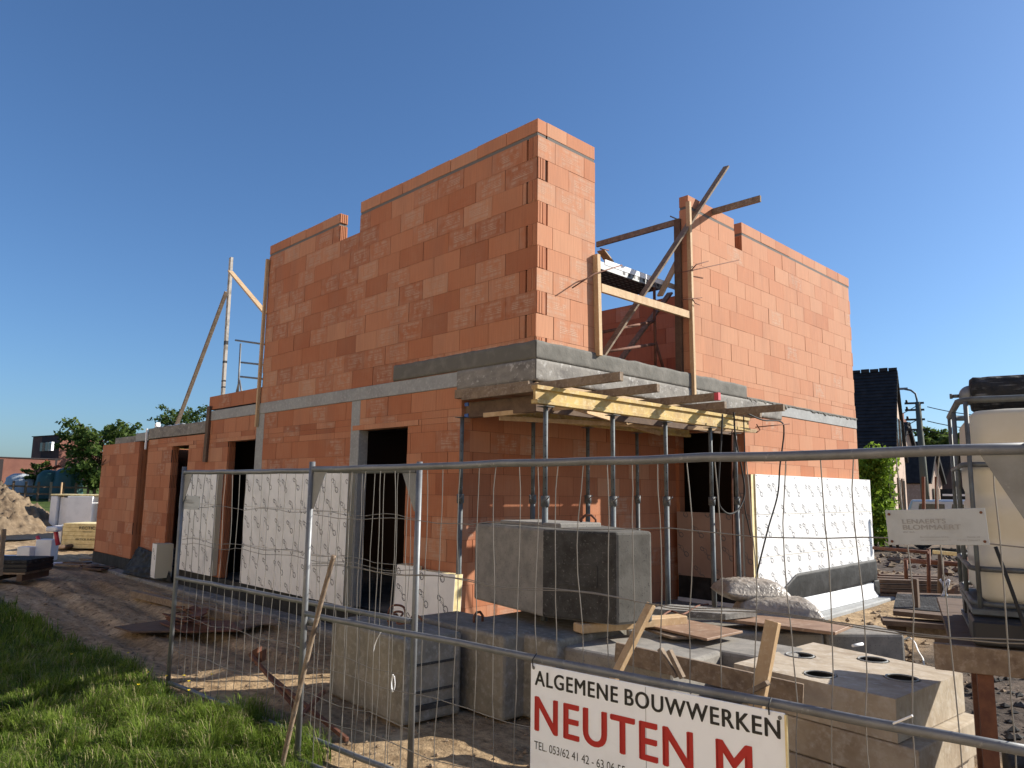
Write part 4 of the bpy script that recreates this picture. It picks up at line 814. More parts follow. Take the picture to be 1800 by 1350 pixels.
mb = MB(); mb.obox(SP(SW*.515, .475)+nf*.0008, e*.0012, nf*.0005, (0, 0, .47)); mb.build('panel_joint', 'signgrey', sg)
U = Vector((0, 0, 1))
text('ALGEMENE', SP(SU(940), .100), e, U, nf, .070, SU(1085)-SU(940), 0, 'txtblack', sg, track=1.12, dbl=.005); text('BOUWWERKEN', SP(SU(1098), .100), e, U, nf, .070, SU(1368)-SU(1098), 0, 'txtblack', sg, track=1.12, dbl=.005)
text('NEUTEN', SP(SU(940), .315), e, U, nf, .160, SU(1213)-SU(940), 0, 'txtred', sg, track=1.1, dbl=.011); text('M', SP(SU(1256), .315), e, U, nf, .160, SU(1322)-SU(1262), 0, 'txtred', sg, dbl=.010)
text('TEL. 053/62 41 42 - 63 06 55', SP(SU(940), .402), e, U, nf, .038, SU(1098)-SU(940), -.002, 'txtblack', sg)
mb = MB()
ring = [SP(.24+.135*math.cos(a_), .605-.135*math.sin(a_)) for a_ in np.linspace(0, 2*math.pi, 41)]; inn = [SP(.24+.085*math.cos(a_), .605-.085*math.sin(a_)) for a_ in np.linspace(0, 2*math.pi, 41)]
for k in range(40):
    i0 = len(mb.v); mb.v += [tuple(p+nf*.0015) for p in (ring[k], ring[k+1], inn[k+1], inn[k])]; mb.face((i0, i0+1, i0+2, i0+3))
mb.build('emblem_ring', 'txtblue', sg)
for uu in (.02, SW-.06): mb = MB(); mb.tube([SP(uu, .015)+nf*.008, SP(uu, -.02)+nf*.012, SP(uu, -.045)-nf*.02], .003, 6); mb.build('wire_tie', 'black', sg)
for uu, vv in ((.02, .02), (SW-.02, .02)): mb = MB(); mb.tube([SP(uu, vv)+nf*.0, SP(uu, vv)+nf*.003], .008, 10); mb.build('rivet', 'galv', sg)
# small company plates
def plate(Pl, Pr, h, thick, label, dy, lettering=True, rz=0):
    Pl = Vector(Pl); Pr = Vector(Pr); e_ = (Pr-Pl); W_ = e_.length; e_.normalize(); n_ = Vector((e_.y, -e_.x, 0)).normalized(); u_ = n_.cross(e_)*-1 if n_.cross(e_).z < 0 else n_.cross(e_)
    t = empty('fence_plate', (Pl+Pr)/2-Vector((0, 0, h)), label, 'sign', 'grey company plates on the fence'); c = (Pl+Pr)/2-u_*h/2
    m_ = MB(); m_.obox(c-n_*.002, e_*W_/2, n_*.002, u_*h/2); m_.build('panel', 'signgrey', t, .001)
    if lettering:
        q_ = lambda a, b: Pl+e_*(a*W_)-u_*(b*h)
        text('LENAERTS', q_(.17, .40), e_, u_, n_, h*.125, W_*.44, 0, 'txtgrey', t, track=1.05, dbl=.0014); text('BLOMMAERT', q_(.17, .57), e_, u_, n_, h*.135, W_*.58, 0, 'txtgrey', t, dbl=.0014)
        text('BV BA', q_(.17, .66), e_, u_, n_, h*.04, W_*.12, 0, 'txtgrey', t)
        text('Bouwmaterialen 053/2', q_(.34, .80), e_, u_, n_, h*.045, W_*.28, 0, 'txtgrey', t); text('Route 18', q_(.80, .80), e_, u_, n_, h*.045, W_*.12, 0, 'txtgrey', t)
        text('tel en bestellingen  9', q_(.34, .89), e_, u_, n_, h*.045, W_*.3, 0, 'txtgrey', t); text('9 0123 TERNAT', q_(.70, .89), e_, u_, n_, h*.045, W_*.22, 0, 'txtgrey', t)
    for a, b in ((.04, .12), (.96, .12), (.04, .9), (.96, .9)):
        m_ = MB(); p_ = Pl+e_*(a*W_)-u_*(b*h); m_.tube([p_, p_+n_*.003], .005, 8); m_.build('rivet', 'rust', t)
    return t
plate(onfence(1547, 897)+Vector((0, .05, 0)), onfence(1724, 893)+Vector((0, .05, 0)), .128, .004, 'grey company plate with faded lettering on the right fence panel', 0)
plate(on(316, 871, 'y', -2.72), on(352, 872, 'y', -2.71), .128, .004, 'small grey company plate near the post at the left end of the fence', 0)
# ------------------------------------------------------------------ ground clutter
q = [on(*p, 'z', .05) for p in ((200, 1104), (232, 1113), (420, 1110), (470, 1098), (290, 1092))]; slab4(q, .02, 'wooddark', 'pale worn board with a cut corner lying flat on the soil left of the fence', 'board', 'board')
q = [on(*p, 'z', .08) for p in ((280, 1096), (322, 1113), (425, 1110), (405, 1093))]; slab4(q, .02, 'rust', 'reddish sheet lying on the soil behind the left fence panel', 'sheet', 'metal_sheet')
timber(on(234, 1043, 'z', .08), on(430, 1090, 'z', .08), .10, .10, 'long thick timber lying along the foundation in front of the doorways', 'timber', 'woodgrey')
timber(on(255, 1038, 'z', .05), on(420, 1078, 'z', .05), .06, .05, 'thinner timber lying behind the long thick one', 'timber', 'woodgrey')
q = [on(*p, 'z', .06) for p in ((415, 1088), (425, 1100), (495, 1098), (455, 1080))]; slab4(q, .02, 'woodgrey', 'small plywood piece by the end of the long thick timber', 'plywood', 'plywood_sheet')
grp = 'broken roof tiles heaped by the fence'
for k in range(26):
    px, py = R(300, 360), R(1066, 1098); c = on(px, py, 'z', .10+R(0, .12)); mb = MB(); a_ = R(0, 3); ax = Vector((math.cos(a_), math.sin(a_), R(-.3, .3)))*R(.06, .12); ay = Vector((-math.sin(a_), math.cos(a_), R(-.3, .3)))*R(.04, .07)
    mb.obox(c, ax, ay, (0, 0, .008)); tag(mb.build('broken_tile', 'rust'), 'broken red brown tile in the small heap behind the left fence post', 'tile', grp)
# rusty bars in an X behind the fence
for k, (p, q, lb) in enumerate((((440, 1150), (520, 1245), 'rusty bar slanting down right from its hooked top behind the left panel'), ((470, 1185), (610, 1300), 'long rusty bar running low towards the pale block'), ((500, 1290), (570, 1215), 'rusty bar rising to the right, crossing the long low one'))):
    a, b = on(*p, 'z', .30 if k == 0 else (.18 if k == 1 else .05)), on(*q, 'z', .05 if k < 2 else .22); timber(a, b, .03, .03, lb, 'steel bar', 'rust', name='steel_bar')
for k in range(2):
    c = on(450+k*8, 1150+k*5, 'z', .28); mb = MB(); mb.obox(c, (.03, .02, .02), (-.02, .03, 0), (0, 0, .05)); tag(mb.build('steel_bracket', 'rust'), ('rusty bracket at the top of the slanting bar', 'second rusty bracket just right of the first')[k], 'bracket')
# stones and clods
def scatter(name, n, region, smin, smax, m, label, cat=None):
    mb = MB()
    for _ in range(n):
        x, y = region(); s_ = smin+(smax-smin)*R()**3; c = Vector((x, y, groundz(x, y)+s_*.2)); b = len(mb.v)
        th = R(0, 6); axs = [Vector((math.cos(th), math.sin(th), 0)), Vector((-math.sin(th), math.cos(th), 0)), Vector((0, 0, 1))]; sc = (s_, s_*R(.5, 1), s_*R(.3, .7))
        for v in ((1, 0, 0), (0, 1, 0), (-1, 0, 0), (0, -1, 0), (0, 0, 1), (0, 0, -1)): mb.v.append(tuple(c+sum((axs[k]*v[k]*sc[k]*R(.7, 1.2) for k in range(3)), Vector())))
        for f in ((0, 1, 4), (1, 2, 4), (2, 3, 4), (3, 0, 4), (1, 0, 5), (2, 1, 5), (3, 2, 5), (0, 3, 5)): mb.face([b+i for i in f])
    o = mb.build(name, m); return tag(o, label, cat, kind='stuff')
scatter('clods', 2200, lambda: (R(-3.5, 8), R(9.5, 24)), .04, .20, 'heap', 'heavy soil clods on the churned plot beyond the house corner', 'rubble')
def reg1():
    while True:
        x, y = R(-11, 2.6), R(-2.9, -.35)
        if grassmask(x, y) < .4: return x, y
scatter('gravel', 2600, reg1, .006, .035, 'sand', 'small stones and clods scattered over the brown soil', 'gravel')
scatter('rubble', 1500, lambda: (R(.6, 6.0), R(2.6, 12)), .012, .07, 'sand', 'soil clods on the churned ground right of the house', 'rubble')
scatter('dark_rubble', 900, lambda: (R(3.0, 7.0), R(1.2, 6)), .02, .08, 'blockdark', 'dark rubble between the slab stack and the timber piles', 'rubble')
# ------------------------------------------------------------------ grass
def blades(n, region, hmin, hmax, wd, name, mats, label, dry=.08):
    xs, ys, zs = [], [], []
    P = []
    while len(P) < n:
        x, y = region(); g = grassmask(x, y)
        if random.random() < g: P.append((x, y, groundz(x, y)-.01))
    P = np.array(P); k = len(P)
    cl = np.array([fbm(p[0], p[1], 2.6, 2) for p in P]); hh = (hmin+(hmax-hmin)*rng.random(k)**1.6)*(1+1.3*np.clip(cl, -.5, .8)); az = rng.random(k)*6.283*.45+np.array([fbm(p[0]+5, p[1], 3.1, 2) for p in P])*9; bend = .25+.75*rng.random(k)
    wx = np.stack([np.cos(az), np.sin(az), np.zeros(k)], 1); dx_ = np.stack([-np.sin(az), np.cos(az), np.zeros(k)], 1)
    w0 = wd*(.6+.8*rng.random(k))[:, None]; H = hh[:, None]; B = bend[:, None]; up = np.array([[0, 0, 1.]])
    c1 = P+up*H*.5+dx_*H*B*.15; c2 = P+up*H*.85+dx_*H*B*.5; c3 = P+up*H*(1.02-.25*B)+dx_*H*B*.95
    V = np.stack([P-wx*w0, P+wx*w0, c1-wx*w0*.85, c1+wx*w0*.85, c2-wx*w0*.5, c2+wx*w0*.5, c3], 1).reshape(-1, 3)
    b = (np.arange(k)*7)[:, None]; q1 = b+np.array([[0, 1, 3, 2]]); q2 = b+np.array([[2, 3, 5, 4]]); t1 = b+np.array([[4, 5, 6]])
    me = bpy.data.meshes.new(name); me.vertices.add(len(V)); me.vertices.foreach_set('co', V.ravel())
    loops = np.concatenate([q1.ravel(), q2.ravel(), t1.ravel()]); me.loops.add(len(loops)); me.loops.foreach_set('vertex_index', loops.astype(np.int32))
    ls = np.concatenate([np.arange(k)*4, k*4+np.arange(k)*4, k*8+np.arange(k)*3]); me.polygons.add(3*k); me.polygons.foreach_set('loop_start', ls.astype(np.int32))
    me.polygons.foreach_set('loop_total', np.concatenate([np.full(2*k, 4), np.full(k, 3)]).astype(np.int32))
    isd = (rng.random(k) < dry).astype(np.int32); me.polygons.foreach_set('material_index', np.concatenate([isd, isd, isd]).astype(np.int32))
    me.update(calc_edges=True); me.validate()
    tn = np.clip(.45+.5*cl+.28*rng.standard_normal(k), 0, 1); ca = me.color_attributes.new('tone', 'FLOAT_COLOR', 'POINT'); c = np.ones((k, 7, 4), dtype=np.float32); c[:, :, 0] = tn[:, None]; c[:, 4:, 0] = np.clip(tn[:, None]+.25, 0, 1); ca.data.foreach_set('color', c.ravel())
    for m in mats: me.materials.append(M[m])
    o = bpy.data.objects.new(name, me); COL.objects.link(o); return tag(o, label, 'grass', kind='stuff')
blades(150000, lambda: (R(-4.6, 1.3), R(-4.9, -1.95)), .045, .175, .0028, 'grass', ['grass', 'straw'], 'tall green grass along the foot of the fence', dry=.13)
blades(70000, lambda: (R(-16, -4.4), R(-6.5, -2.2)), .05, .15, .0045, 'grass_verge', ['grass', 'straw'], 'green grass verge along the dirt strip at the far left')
mb = MB()
for k in range(26):
    x, y = R(-3.6, 1), R(-3.6, -2.3)
    if k > 8: x, y = R(-2.3, -1.2), R(-3.2, -2.6)
    z = groundz(x, y)+R(.12, .22)
    if k % 3: continue
    for q in range(5):
        a_ = q*1.257; mb.obox((x+.007*math.cos(a_), y+.007*math.sin(a_), z), (.006*math.cos(a_), .006*math.sin(a_), .004), (-.004*math.sin(a_), .004*math.cos(a_), 0), (0, 0, .001))
    mb.tube([(x, y, 0), (x, y, z)], .0015, 4, 1)
tag(mb.build('buttercups', ['yflower', 'grass']), 'tiny yellow buttercups in the grass by the left fence post', 'flowers', kind='stuff')
# ------------------------------------------------------------------ trees and shrubs
def foliage(mb, c, rx, ry, rz, n, ls, seed=0, shell=.5, mi=0):
    for _ in range(n):
        d = Vector((random.gauss(0, 1), random.gauss(0, 1), random.gauss(0, 1))).normalized(); r = (shell+(1-shell)*R())*(1+.25*fbm(d.x*2+seed, d.y*2, 1))
        p = Vector((c[0]+d.x*rx*r, c[1]+d.y*ry*r, c[2]+d.z*rz*r)); a = Vector((R(-1, 1), R(-1, 1), R(-1, 1))).normalized(); b = a.cross(Vector((R(-1, 1), R(-1, 1), R(-1, 1)))).normalized(); s_ = ls*R(.5, 1.2)
        i0 = len(mb.v); mb.v += [tuple(p-a*s_), tuple(p+b*s_*.5), tuple(p+a*s_), tuple(p-b*s_*.5)]; mb.face((i0, i0+1, i0+2, i0+3), mi, tone=(min(1, max(0, random.gauss(.5, .25)+.25*d.z)), 0, 0))
def tree(base, H, W, label, nb=40, per=110, ls=.16, leaf='leaf', trunk=.18, seed=1, low=.3, cat='tree', group=None, arch=1.0):
    random.seed(seed); base = Vector(base); t = empty('tree', base, label, cat, group); tb = MB(); fb = MB()
    tb.tube([base, base+Vector((.1, 0, H*.25)), base+Vector((-.1, .1, H*.5)), base+Vector((0, 0, H*.8))], [trunk, trunk*.75, trunk*.5, trunk*.2], 8)
    for k in range(nb):
        a_ = k*2.4+R(-.4, .4); f = low+(1-low)*((k+.5)/nb); h0 = H*(.18+.55*f); reach = W/2*math.sin(math.pi*min(1, max(.12, 1.12-f*.85)))*R(.65, 1.1); rise = H*(f*.98)-h0+R(-.1, .15)*H*.3
        p0 = base+Vector((0, 0, h0)); p3 = base+Vector((math.cos(a_)*reach, math.sin(a_)*reach, max(h0*.8, h0+rise))); p1 = p0.lerp(p3, .4)+Vector((0, 0, .06*H)); p2 = p0.lerp(p3, .75)+Vector((0, 0, .05*H*arch))
        tb.tube([p0, p1, p2, p3], [trunk*.3, trunk*.2, trunk*.12, trunk*.05], 5)
        for q in range(4):
            c = p1.lerp(p3, q/3) if q else p1; rr = W*.085*R(.7, 1.3); foliage(fb, c, rr, rr, rr*.75, per//4, ls, seed+k, .25)
    tb.build('trunk', 'bark', t); fb.build('crown', leaf, t); return t
def gz(x, y): return groundz(x, y)
def atdist(px, py, D):               # point at horizontal distance D along a pixel's ray
    r = RT*(px-900)+UP*(675-py)+FW*FPX; return CAM+r*(D/math.hypot(r.x, r.y))
def tree_at(px, D, ytop, Wpx, **k):
    p = atdist(px, 850, D); b = Vector((p.x, p.y, gz(p.x, p.y)-.1)); top = atdist(px, ytop, D).z
    return tree(b, top-b.z, Wpx*D/FPX, **k)
tree_at(168, 62, 737, 128, label='broad leafy tree with arching shoots in front of the distant brick building', nb=46, per=120, ls=.20, seed=4, low=.08, arch=2)
tree_at(235, 66, 752, 90, label='smaller leafy tree just left of the house, behind the broad one', nb=34, per=120, ls=.2, seed=8, low=.1)
tree_at(313, 88, 712, 92, label='round crowned sparse tree above the low roof of the house', nb=44, per=110, ls=.2, seed=12, low=.35)
tree_at(1672, 95, 752, 110, label='dark tree mass behind the houses on the right, left of the white tank', nb=50, per=160, ls=.34, seed=15, low=.05)
tree_at(1725, 100, 765, 90, label='dark tree behind the white tank at the far right', nb=36, per=120, ls=.34, seed=17, low=.05)
tree_at(62, 66, 812, 42, label='green garden shrub with reddish tips by the distant fence', nb=20, per=120, ls=.14, seed=21, low=.05, trunk=.06, cat='shrub')
tree_at(84, 67, 808, 30, label='reddish leaved shrub beside the green one at the distant fence', nb=14, per=90, ls=.14, seed=23, low=.05, trunk=.06, cat='shrub', leaf='leafred')
random.seed(99)
# ivy hedge before the dark gabled house
hb = atdist(1552, 900, 28); t = empty('hedge', (hb.x, hb.y, 0), 'bright green climbing shrub against the dark roofed house', 'shrub'); fb = MB(); tb = MB()
for k in range(60):
    px = R(1505, 1585); yt = np.interp(px, (1505, 1530, 1560, 1590), (790, 790, 800, 830)); py = R(yt, 945); D = 28+R(-.4, .5)
    if px > 1566: continue
    c = atdist(px, py, D); foliage(fb, c, .42, .42, .42, 130, .10, k, .2)
for k in range(6): b = atdist(1510+k*13, 900, 28.2); tb.tube([(b.x, b.y, 0), (b.x+R(-.2, .2), b.y, 1.5), (b.x, b.y, 3.2)], [.05, .04, .02], 6)
tb.build('stem', 'bark', t); fb.build('foliage', 'leafbright', t)
# ------------------------------------------------------------------ far buildings, left
def fbox(mb, c, ex_, ey_, z0, z1, mi=0): mb.obox((c[0], c[1], (z0+z1)/2), ex_, ey_, (0, 0, (z1-z0)/2), mi)
def hz(px, py, D): return atdist(px, py, D).z
D = 90; v = (atdist(95, 850, D)-CAM); v.z = 0; v.normalize(); rr = Vector((v.y, -v.x, 0))
def bpart(px0, px1, ytop, D0, depth, name, m, parent, skew=0, zb=None, rot=0, dz=0):
    a, b = atdist(px0, 850, D0), atdist(px1, 850, D0+skew); a.z = b.z = 0; e_ = b-a; n_ = Vector((-e_.y, e_.x, 0)).normalized(); z1 = hz(px0, ytop, D0); mb = MB(); c = (a+b)/2+n_*depth/2
    fbox(mb, c, e_/2, n_*depth/2, (gz(a.x, a.y)-1.5) if zb is None else zb, z1+dz); return mb.build(name, m, parent), a, b, n_, z1
bt = empty('brick_building', (*atdist(60, 850, 92).xy, 1.5), 'distant flat roofed red brick building with a dark upper block', 'building')
o, a, b, n_, z1 = bpart(-30, 103, 803, 86, 4, 'wall', 'farbrick', bt, 2); bpart(-31, 104, 801.5, 85.9, 4.1, 'roof_edge', 'fardark', bt, 2, zb=z1)
bpart(-26, 2, 806, 85.6, .4, 'dark_panel', 'fardark', bt)
o, a2, b2, n2_, z2 = bpart(66, 98, 767, 92, 6, 'upper_wall', 'fardark', bt, -1); o, a3, b3, n3_, z3 = bpart(98, 175, 765, 91, 6, 'upper_wall', 'farbrick', bt, 2); bpart(96, 176, 763.5, 90.8, 6.3, 'roof_edge', 'fardark', bt, 2, zb=z3)
for px in (72, 81, 88):
    p, q = atdist(px, 790, 91.4-(px-72)*.11), atdist(px+4, 790, 91.0-(px-72)*.11); mb = MB(); fbox(mb, (p+q)/2, (q-p)/2*Vector((1, 1, 0)) if False else Vector(((q-p).x/2, (q-p).y/2, 0)), n2_*.2, hz(px, 793, 91), hz(px, 778, 91)); w_ = mb.build('window', 'white' if px == 88 else 'glass', bt)
    if px == 88: mb = MB(); fbox(mb, (p+q)/2-n2_*.25, Vector(((q-p).x/2*.8, (q-p).y/2*.8, 0)), n2_*.1, hz(px, 791, 91), hz(px, 780, 91)); mb.build('pane', 'glass', w_)
bpart(93, 97, 805, 86.6, .3, 'downpipe', 'fardark', bt)
# garden fence, tarp mound
ft = empty('post_and_rail_fence', (*atdist(60, 850, 60).xy, 1.1), 'dark post and rail fence across the far left meadow', 'fence')
for k in range(14):
    px = -20+k*22; p = atdist(px, 850, 62); z0 = gz(p.x, p.y); mb = MB(); mb.obox((p.x, p.y, z0+.6), (.07, 0, 0), (0, .07, 0), (0, 0, .75)); mb.build('post', 'wooddark' if k % 5 else 'woodgrey', ft)
for h in (.5, 1.0):
    for k in range(13):
        p, q = atdist(-20+k*22, 850, 62), atdist(2+k*22, 850, 62); mb = MB(); mb.bar((p.x, p.y, gz(p.x, p.y)+h), (q.x, q.y, gz(q.x, q.y)+h), .05, .13); mb.build('rail', 'wooddark', ft)
def dome(px, D_, wpx, ytop, m, label, name, cat):
    p = atdist(px, 850, D_); z0 = gz(p.x, p.y); H = hz(px, ytop, D_)-z0; Rr = wpx/2*D_/FPX; mb = MB(); pts = []; nu, nv = 24, 12
    for i in range(nu+1):
        for j in range(nv):
            a_ = 2*math.pi*i/nu; b_ = j/(nv-1)*math.pi/2; r_ = math.cos(b_)**.6*(1+.22*fbm(math.cos(a_)*1.5+px*.1, math.sin(a_)*1.5+b_*2, 1.6)); pts.append((p.x+math.cos(a_)*Rr*r_, p.y+math.sin(a_)*Rr*r_, z0+H*math.sin(b_)**.8))
    mb.grid(pts, nu+1, nv); return tag(mb.build(name, m), label, cat)
dome(118, 64, 44, 822, 'tarp', 'dark green tarpaulin covered heap behind the far meadow fence', 'tarp_heap', 'covered heap')
dome(85, 64.5, 36, 826, 'tarp', 'lower dark heap left of the green tarpaulin heap', 'tarp_heap', 'covered heap')
dome(34, 66, 40, 832, 'signgrey', 'pale grey covered heap behind the far meadow fence', 'covered_heap', 'covered heap')
# sand mound
mb = MB(); pts = []; c = atdist(-20, 900, 36); n = 150
for i in range(n):
    for j in range(n):
        x = c.x+(i/(n-1)-.5)*14; y = c.y+(j/(n-1)-.5)*11; p = Vector((x, y, 0)); r_ = math.hypot((x-c.x)/3.9, (y-c.y)/2.8)
        h = 1.95*max(0, 1-r_)**.95*(1+.25*fbm(x, y, .5)); h += (abs(fbm(x, y, 1.6))*.55+fbm(x, y, 4)*.35+fbm(x+3, y, 11)*.16)*min(1, h*1.4); pts.append((x, y, h-.06))
mb.grid(pts, n, n); tag(mb.build('soil_heap', 'heap'), 'sandy excavated soil heap at the left edge of the site', 'soil heap')
# white board stack and yellow board bundle
A = atdist(86, 900, 34); B = atdist(185, 900, 33.0); A.z = B.z = 0; e_ = (B-A).normalized(); n_ = Vector((-e_.y, e_.x, 0)); L_ = (B-A).length
top = hz(85, 871, 34)
s0 = 0; k = 0
spec = [(.28, 0), (.20, .1), (.20, .02), (1.0, -.06), (.30, .35), (.20, -.02), (.30, .12), (.22, 0), (.34, .10), (.3, .02)]
for wd, off in spec:
    c = A+e_*(s0+wd/2)+n_*(off*1.6+.5); mb = MB(); mb.obox((c.x, c.y, top/2-.03*(k % 3)), e_*(wd/2-.02), n_*.5, (0, 0, top/2-R(0, .03))); k += 1; tag(mb.build('foam_sheet', 'white', None, .01), 'white foam panel standing upright in the row of stored panels left of the house', 'foam panel', 'white foam panels stored in a row'); s0 += wd
mb = MB(); c = A+e_*L_/2+n_*.5; mb.obox((c.x, c.y, top+.03), e_*(L_/2), n_*.5, (0, 0, .028)); tag(mb.build('foam_sheet', 'pur', None, .01), 'pale yellow panel lying flat on top of the upright white panels', 'foam panel')
timber(on(107, 868, 'x', -31.2), on(109, 848, 'x', -31.2), .10, .05, 'short pale stake rising behind the stored white panels', 'stake', name='stake')
A = atdist(113, 900, 25); B = atdist(200, 900, 24.2); A.z = B.z = 0; e_ = (B-A).normalized(); n_ = Vector((-e_.y, e_.x, 0)); L_ = (B-A).length; H = hz(113, 922, 25)
yb = empty('board_bundle', (A+B)/2, 'yellow wrapped bundle of insulation boards with black print on the ground', 'board bundle', None)
for k in range(6):
    mb = MB(); c = (A+B)/2+n_*.5; mb.obox((c.x, c.y, H*(k+.5)/6+.04), e_*(L_/2-R(0, .01)), n_*.5, (0, 0, H/12-.003)); mb.build('board', 'pur', yb, .003)
text('RECTICEL', A+e_*.50+Vector((0, 0, H*.76+.04))-n_*.01, e_, Z, -n_, .085, .62, .01, 'txtblack', yb); text('INSULATION', A+e_*.62+Vector((0, 0, H*.64+.04))-n_*.01, e_, Z, -n_, .03, .25, 0, 'txtblack', yb)
text('RECTICEL EUROWALL', A+e_*.42+Vector((0, 0, H*.33+.04))-n_*.01, e_, Z, -n_, .05, .75, .01, 'txtblack', yb)
mb = MB(); mb.obox(A-e_*.14+n_*.45+Vector((0, 0, H/2)), e_*.12, n_*.45, (0, 0, H/2-.03)); tag(mb.build('foam_sheet', 'foil', None, .01), 'pale foam panel end against the yellow bundle', 'foam panel')
def sbox(px, py, D_, w_, d_, h_, rot, m, label, name, cat, tilt=0, bev=.006):
    p = atdist(px, py, D_); mb = MB(); ca, sa = math.cos(rot), math.sin(rot); mb.obox((p.x, p.y, groundz(p.x, p.y)+h_/2), (ca*w_/2, sa*w_/2, tilt), (-sa*d_/2, ca*d_/2, 0), (-tilt*.3, 0, h_/2)); return tag(mb.build(name, m, None, bev), label, cat)
sbox(84, 950, 21.5, .36, .36, .50, .9, 'white', 'upright white foam block beside the red tube on the dirt', 'foam_block', 'foam block')
sbox(51, 950, 21.5, .32, .3, .36, .7, 'white', 'lower white foam block left of the upright one', 'foam_block', 'foam block')
sbox(20, 953, 22, 1.3, .5, .10, .8, 'white', 'flat white foam sheets strewn at the far left', 'foam_sheet', 'foam sheet'); sbox(72, 957, 20.5, .9, .4, .05, .6, 'white', 'thin white sheet in front of the upright foam block', 'foam_sheet', 'foam sheet', .02)
p = atdist(97, 928, 21.3); q = atdist(102, 958, 21.2); mb = MB(); mb.tube([p, q], .05, 10); tag(mb.build('red_tube', 'pinkred'), 'red plastic tube leaning against the upright foam block', 'tube')
p = atdist(66, 943, 21.6); q = atdist(71, 957, 21.5); mb = MB(); mb.tube([p, q], .045, 10); tag(mb.build('red_tube', 'pinkred'), 'short red piece between the two foam blocks', 'tube')
p = atdist(95, 930, 21.2); mb = MB(); mb.obox(p+Vector((0, 0, .0)), (.12, .10, 0), (-.08, .08, 0), (0, 0, .06)); tag(mb.build('foam_lump', 'white', None, .04, 3), 'rounded white foam lump on the upright foam block', 'foam lump')
# dark pallet with trays
p = atdist(15, 975, 17.5); a_ = .85; ca, sa = math.cos(a_), math.sin(a_); t = empty('loaded_pallet', (p.x, p.y, 0), 'dark pallet loaded with black trays at the left edge of the picture', 'pallet')
for k in range(3): mb = MB(); mb.obox((p.x, p.y, .24+k*.075), (ca*.62, sa*.62, 0), (-sa*.45, ca*.45, 0), (0, 0, .035)); mb.build('tray', 'black' if k < 2 else 'drum', t, .008)
for s_ in (-.5, 0, .5): mb = MB(); mb.obox((p.x+ca*s_, p.y+sa*s_, .10), (ca*.05, sa*.05, 0), (-sa*.45, ca*.45, 0), (0, 0, .06)); mb.build('runner', 'wooddark', t)
mb = MB(); mb.obox((p.x, p.y, .18), (ca*.6, sa*.6, 0), (-sa*.45, ca*.45, 0), (0, 0, .018)); mb.build('pallet_deck', 'woodgrey', t)
timber(atdist(0, 1012, 12.2), atdist(7, 930, 12.2), .06, .05, 'weathered stake in the ground at the very left edge', 'stake', 'woodgrey', name='stake', up=(0, 1, 0))
timber(on(44, 976, 'z', .06), on(62, 985, 'z', .06), .12, .10, 'short timber piece on the dirt right of the dark pallet', 'timber', 'woodgrey')
crumple('plastic_sheet', [tuple(on(*p_, 'z', .02)) for p_ in ((-40, 925), (-40, 950), (120, 948), (95, 926))], 18, .04, 'membrane', 'black sheet spread on the dirt before the soil heap', 'plastic sheet')
cable([on(*p_, 'z', .10) for p_ in ((95, 958), (115, 952), (135, 953), (138, 958), (115, 961), (98, 962))], 'dark hose coil lying before the yellow bundle', .06, 'wooddark', 'hose', 'hose')
for k in range(9):
    p = on(R(120, 180), R(975, 1000), 'z', .04); mb = MB(); mb.obox(p, (R(.1, .3), R(.05, .2), 0), (-.05, .08, 0), (0, 0, .02)); tag(mb.build('wood_scrap', ['woodgrey', 'wooddark'][k % 2]), 'small wood scrap on the dirt before the leftmost wall', 'wood scrap', 'wood scraps before the leftmost wall')
# ------------------------------------------------------------------ far buildings, right
D = 35; vv = Vector((-.307, .952, 0)); rv = Vector((.952, .307, 0))
def rp(px, D_): p = atdist(px, 870, D_); return Vector((p.x, p.y, 0))
hs = empty('gabled_house', (*rp(1540, 38).xy, 0), 'brick house with a tall black tiled roof right of the building site', 'house')
apexz, eavez = hz(1575, 652, 37.5), hz(1572, 805, 35)
Nn = rp(1573, 34.5); Fp = rp(1594, 40.5); Md = (Nn+Fp)/2; wl_ = -rv*9+vv*1.0        # gable near corner, far corner, length direction
mb = MB(); poly = [(Nn.x, Nn.y, 0), (Fp.x, Fp.y, 0), (Fp.x, Fp.y, eavez), (Md.x, Md.y, apexz-.15), (Nn.x, Nn.y, eavez)]; mb.prism(poly, wl_); mb.build('wall', 'farpale', hs)
apexp = Vector((*(Nn*.72+Fp*.28).xy, apexz)); 
rf = MB()
Ap = Vector((Md.x, Md.y, apexz)); eN = Vector((Nn.x, Nn.y, eavez))-vv*.25-Vector((0, 0, .15)); eF = Vector((Fp.x, Fp.y, eavez))+vv*.25
for E_ in (eN, eF):
    n = 26
    for k in range(n):
        a_ = E_.lerp(Ap, k/n); b_ = E_.lerp(Ap, (k+1)/n); up_ = (b_-a_).cross(wl_).normalized()
        if up_.z < 0: up_ = -up_
        o_ = rv*.15; rf.hexa([a_+o_, a_+o_+up_*.07, a_+wl_+up_*.07, a_+wl_, b_+o_, b_+o_+up_*.03, b_+wl_+up_*.03, b_+wl_])
ro = rf.build('roof', 'tiles', hs)
rf = MB()
for k in range(24): c = Ap+rv*.15+(wl_-rv*.15)*((k+.5)/24); rf.obox(c+Vector((0, 0, .08)), wl_/48*.93, vv*.13, (0, 0, .06+.02*(k % 2)))
rf.build('ridge_tiles', 'tiles', ro)
gd = (Fp-Nn); gn = Vector((gd.y, -gd.x, 0)).normalized()
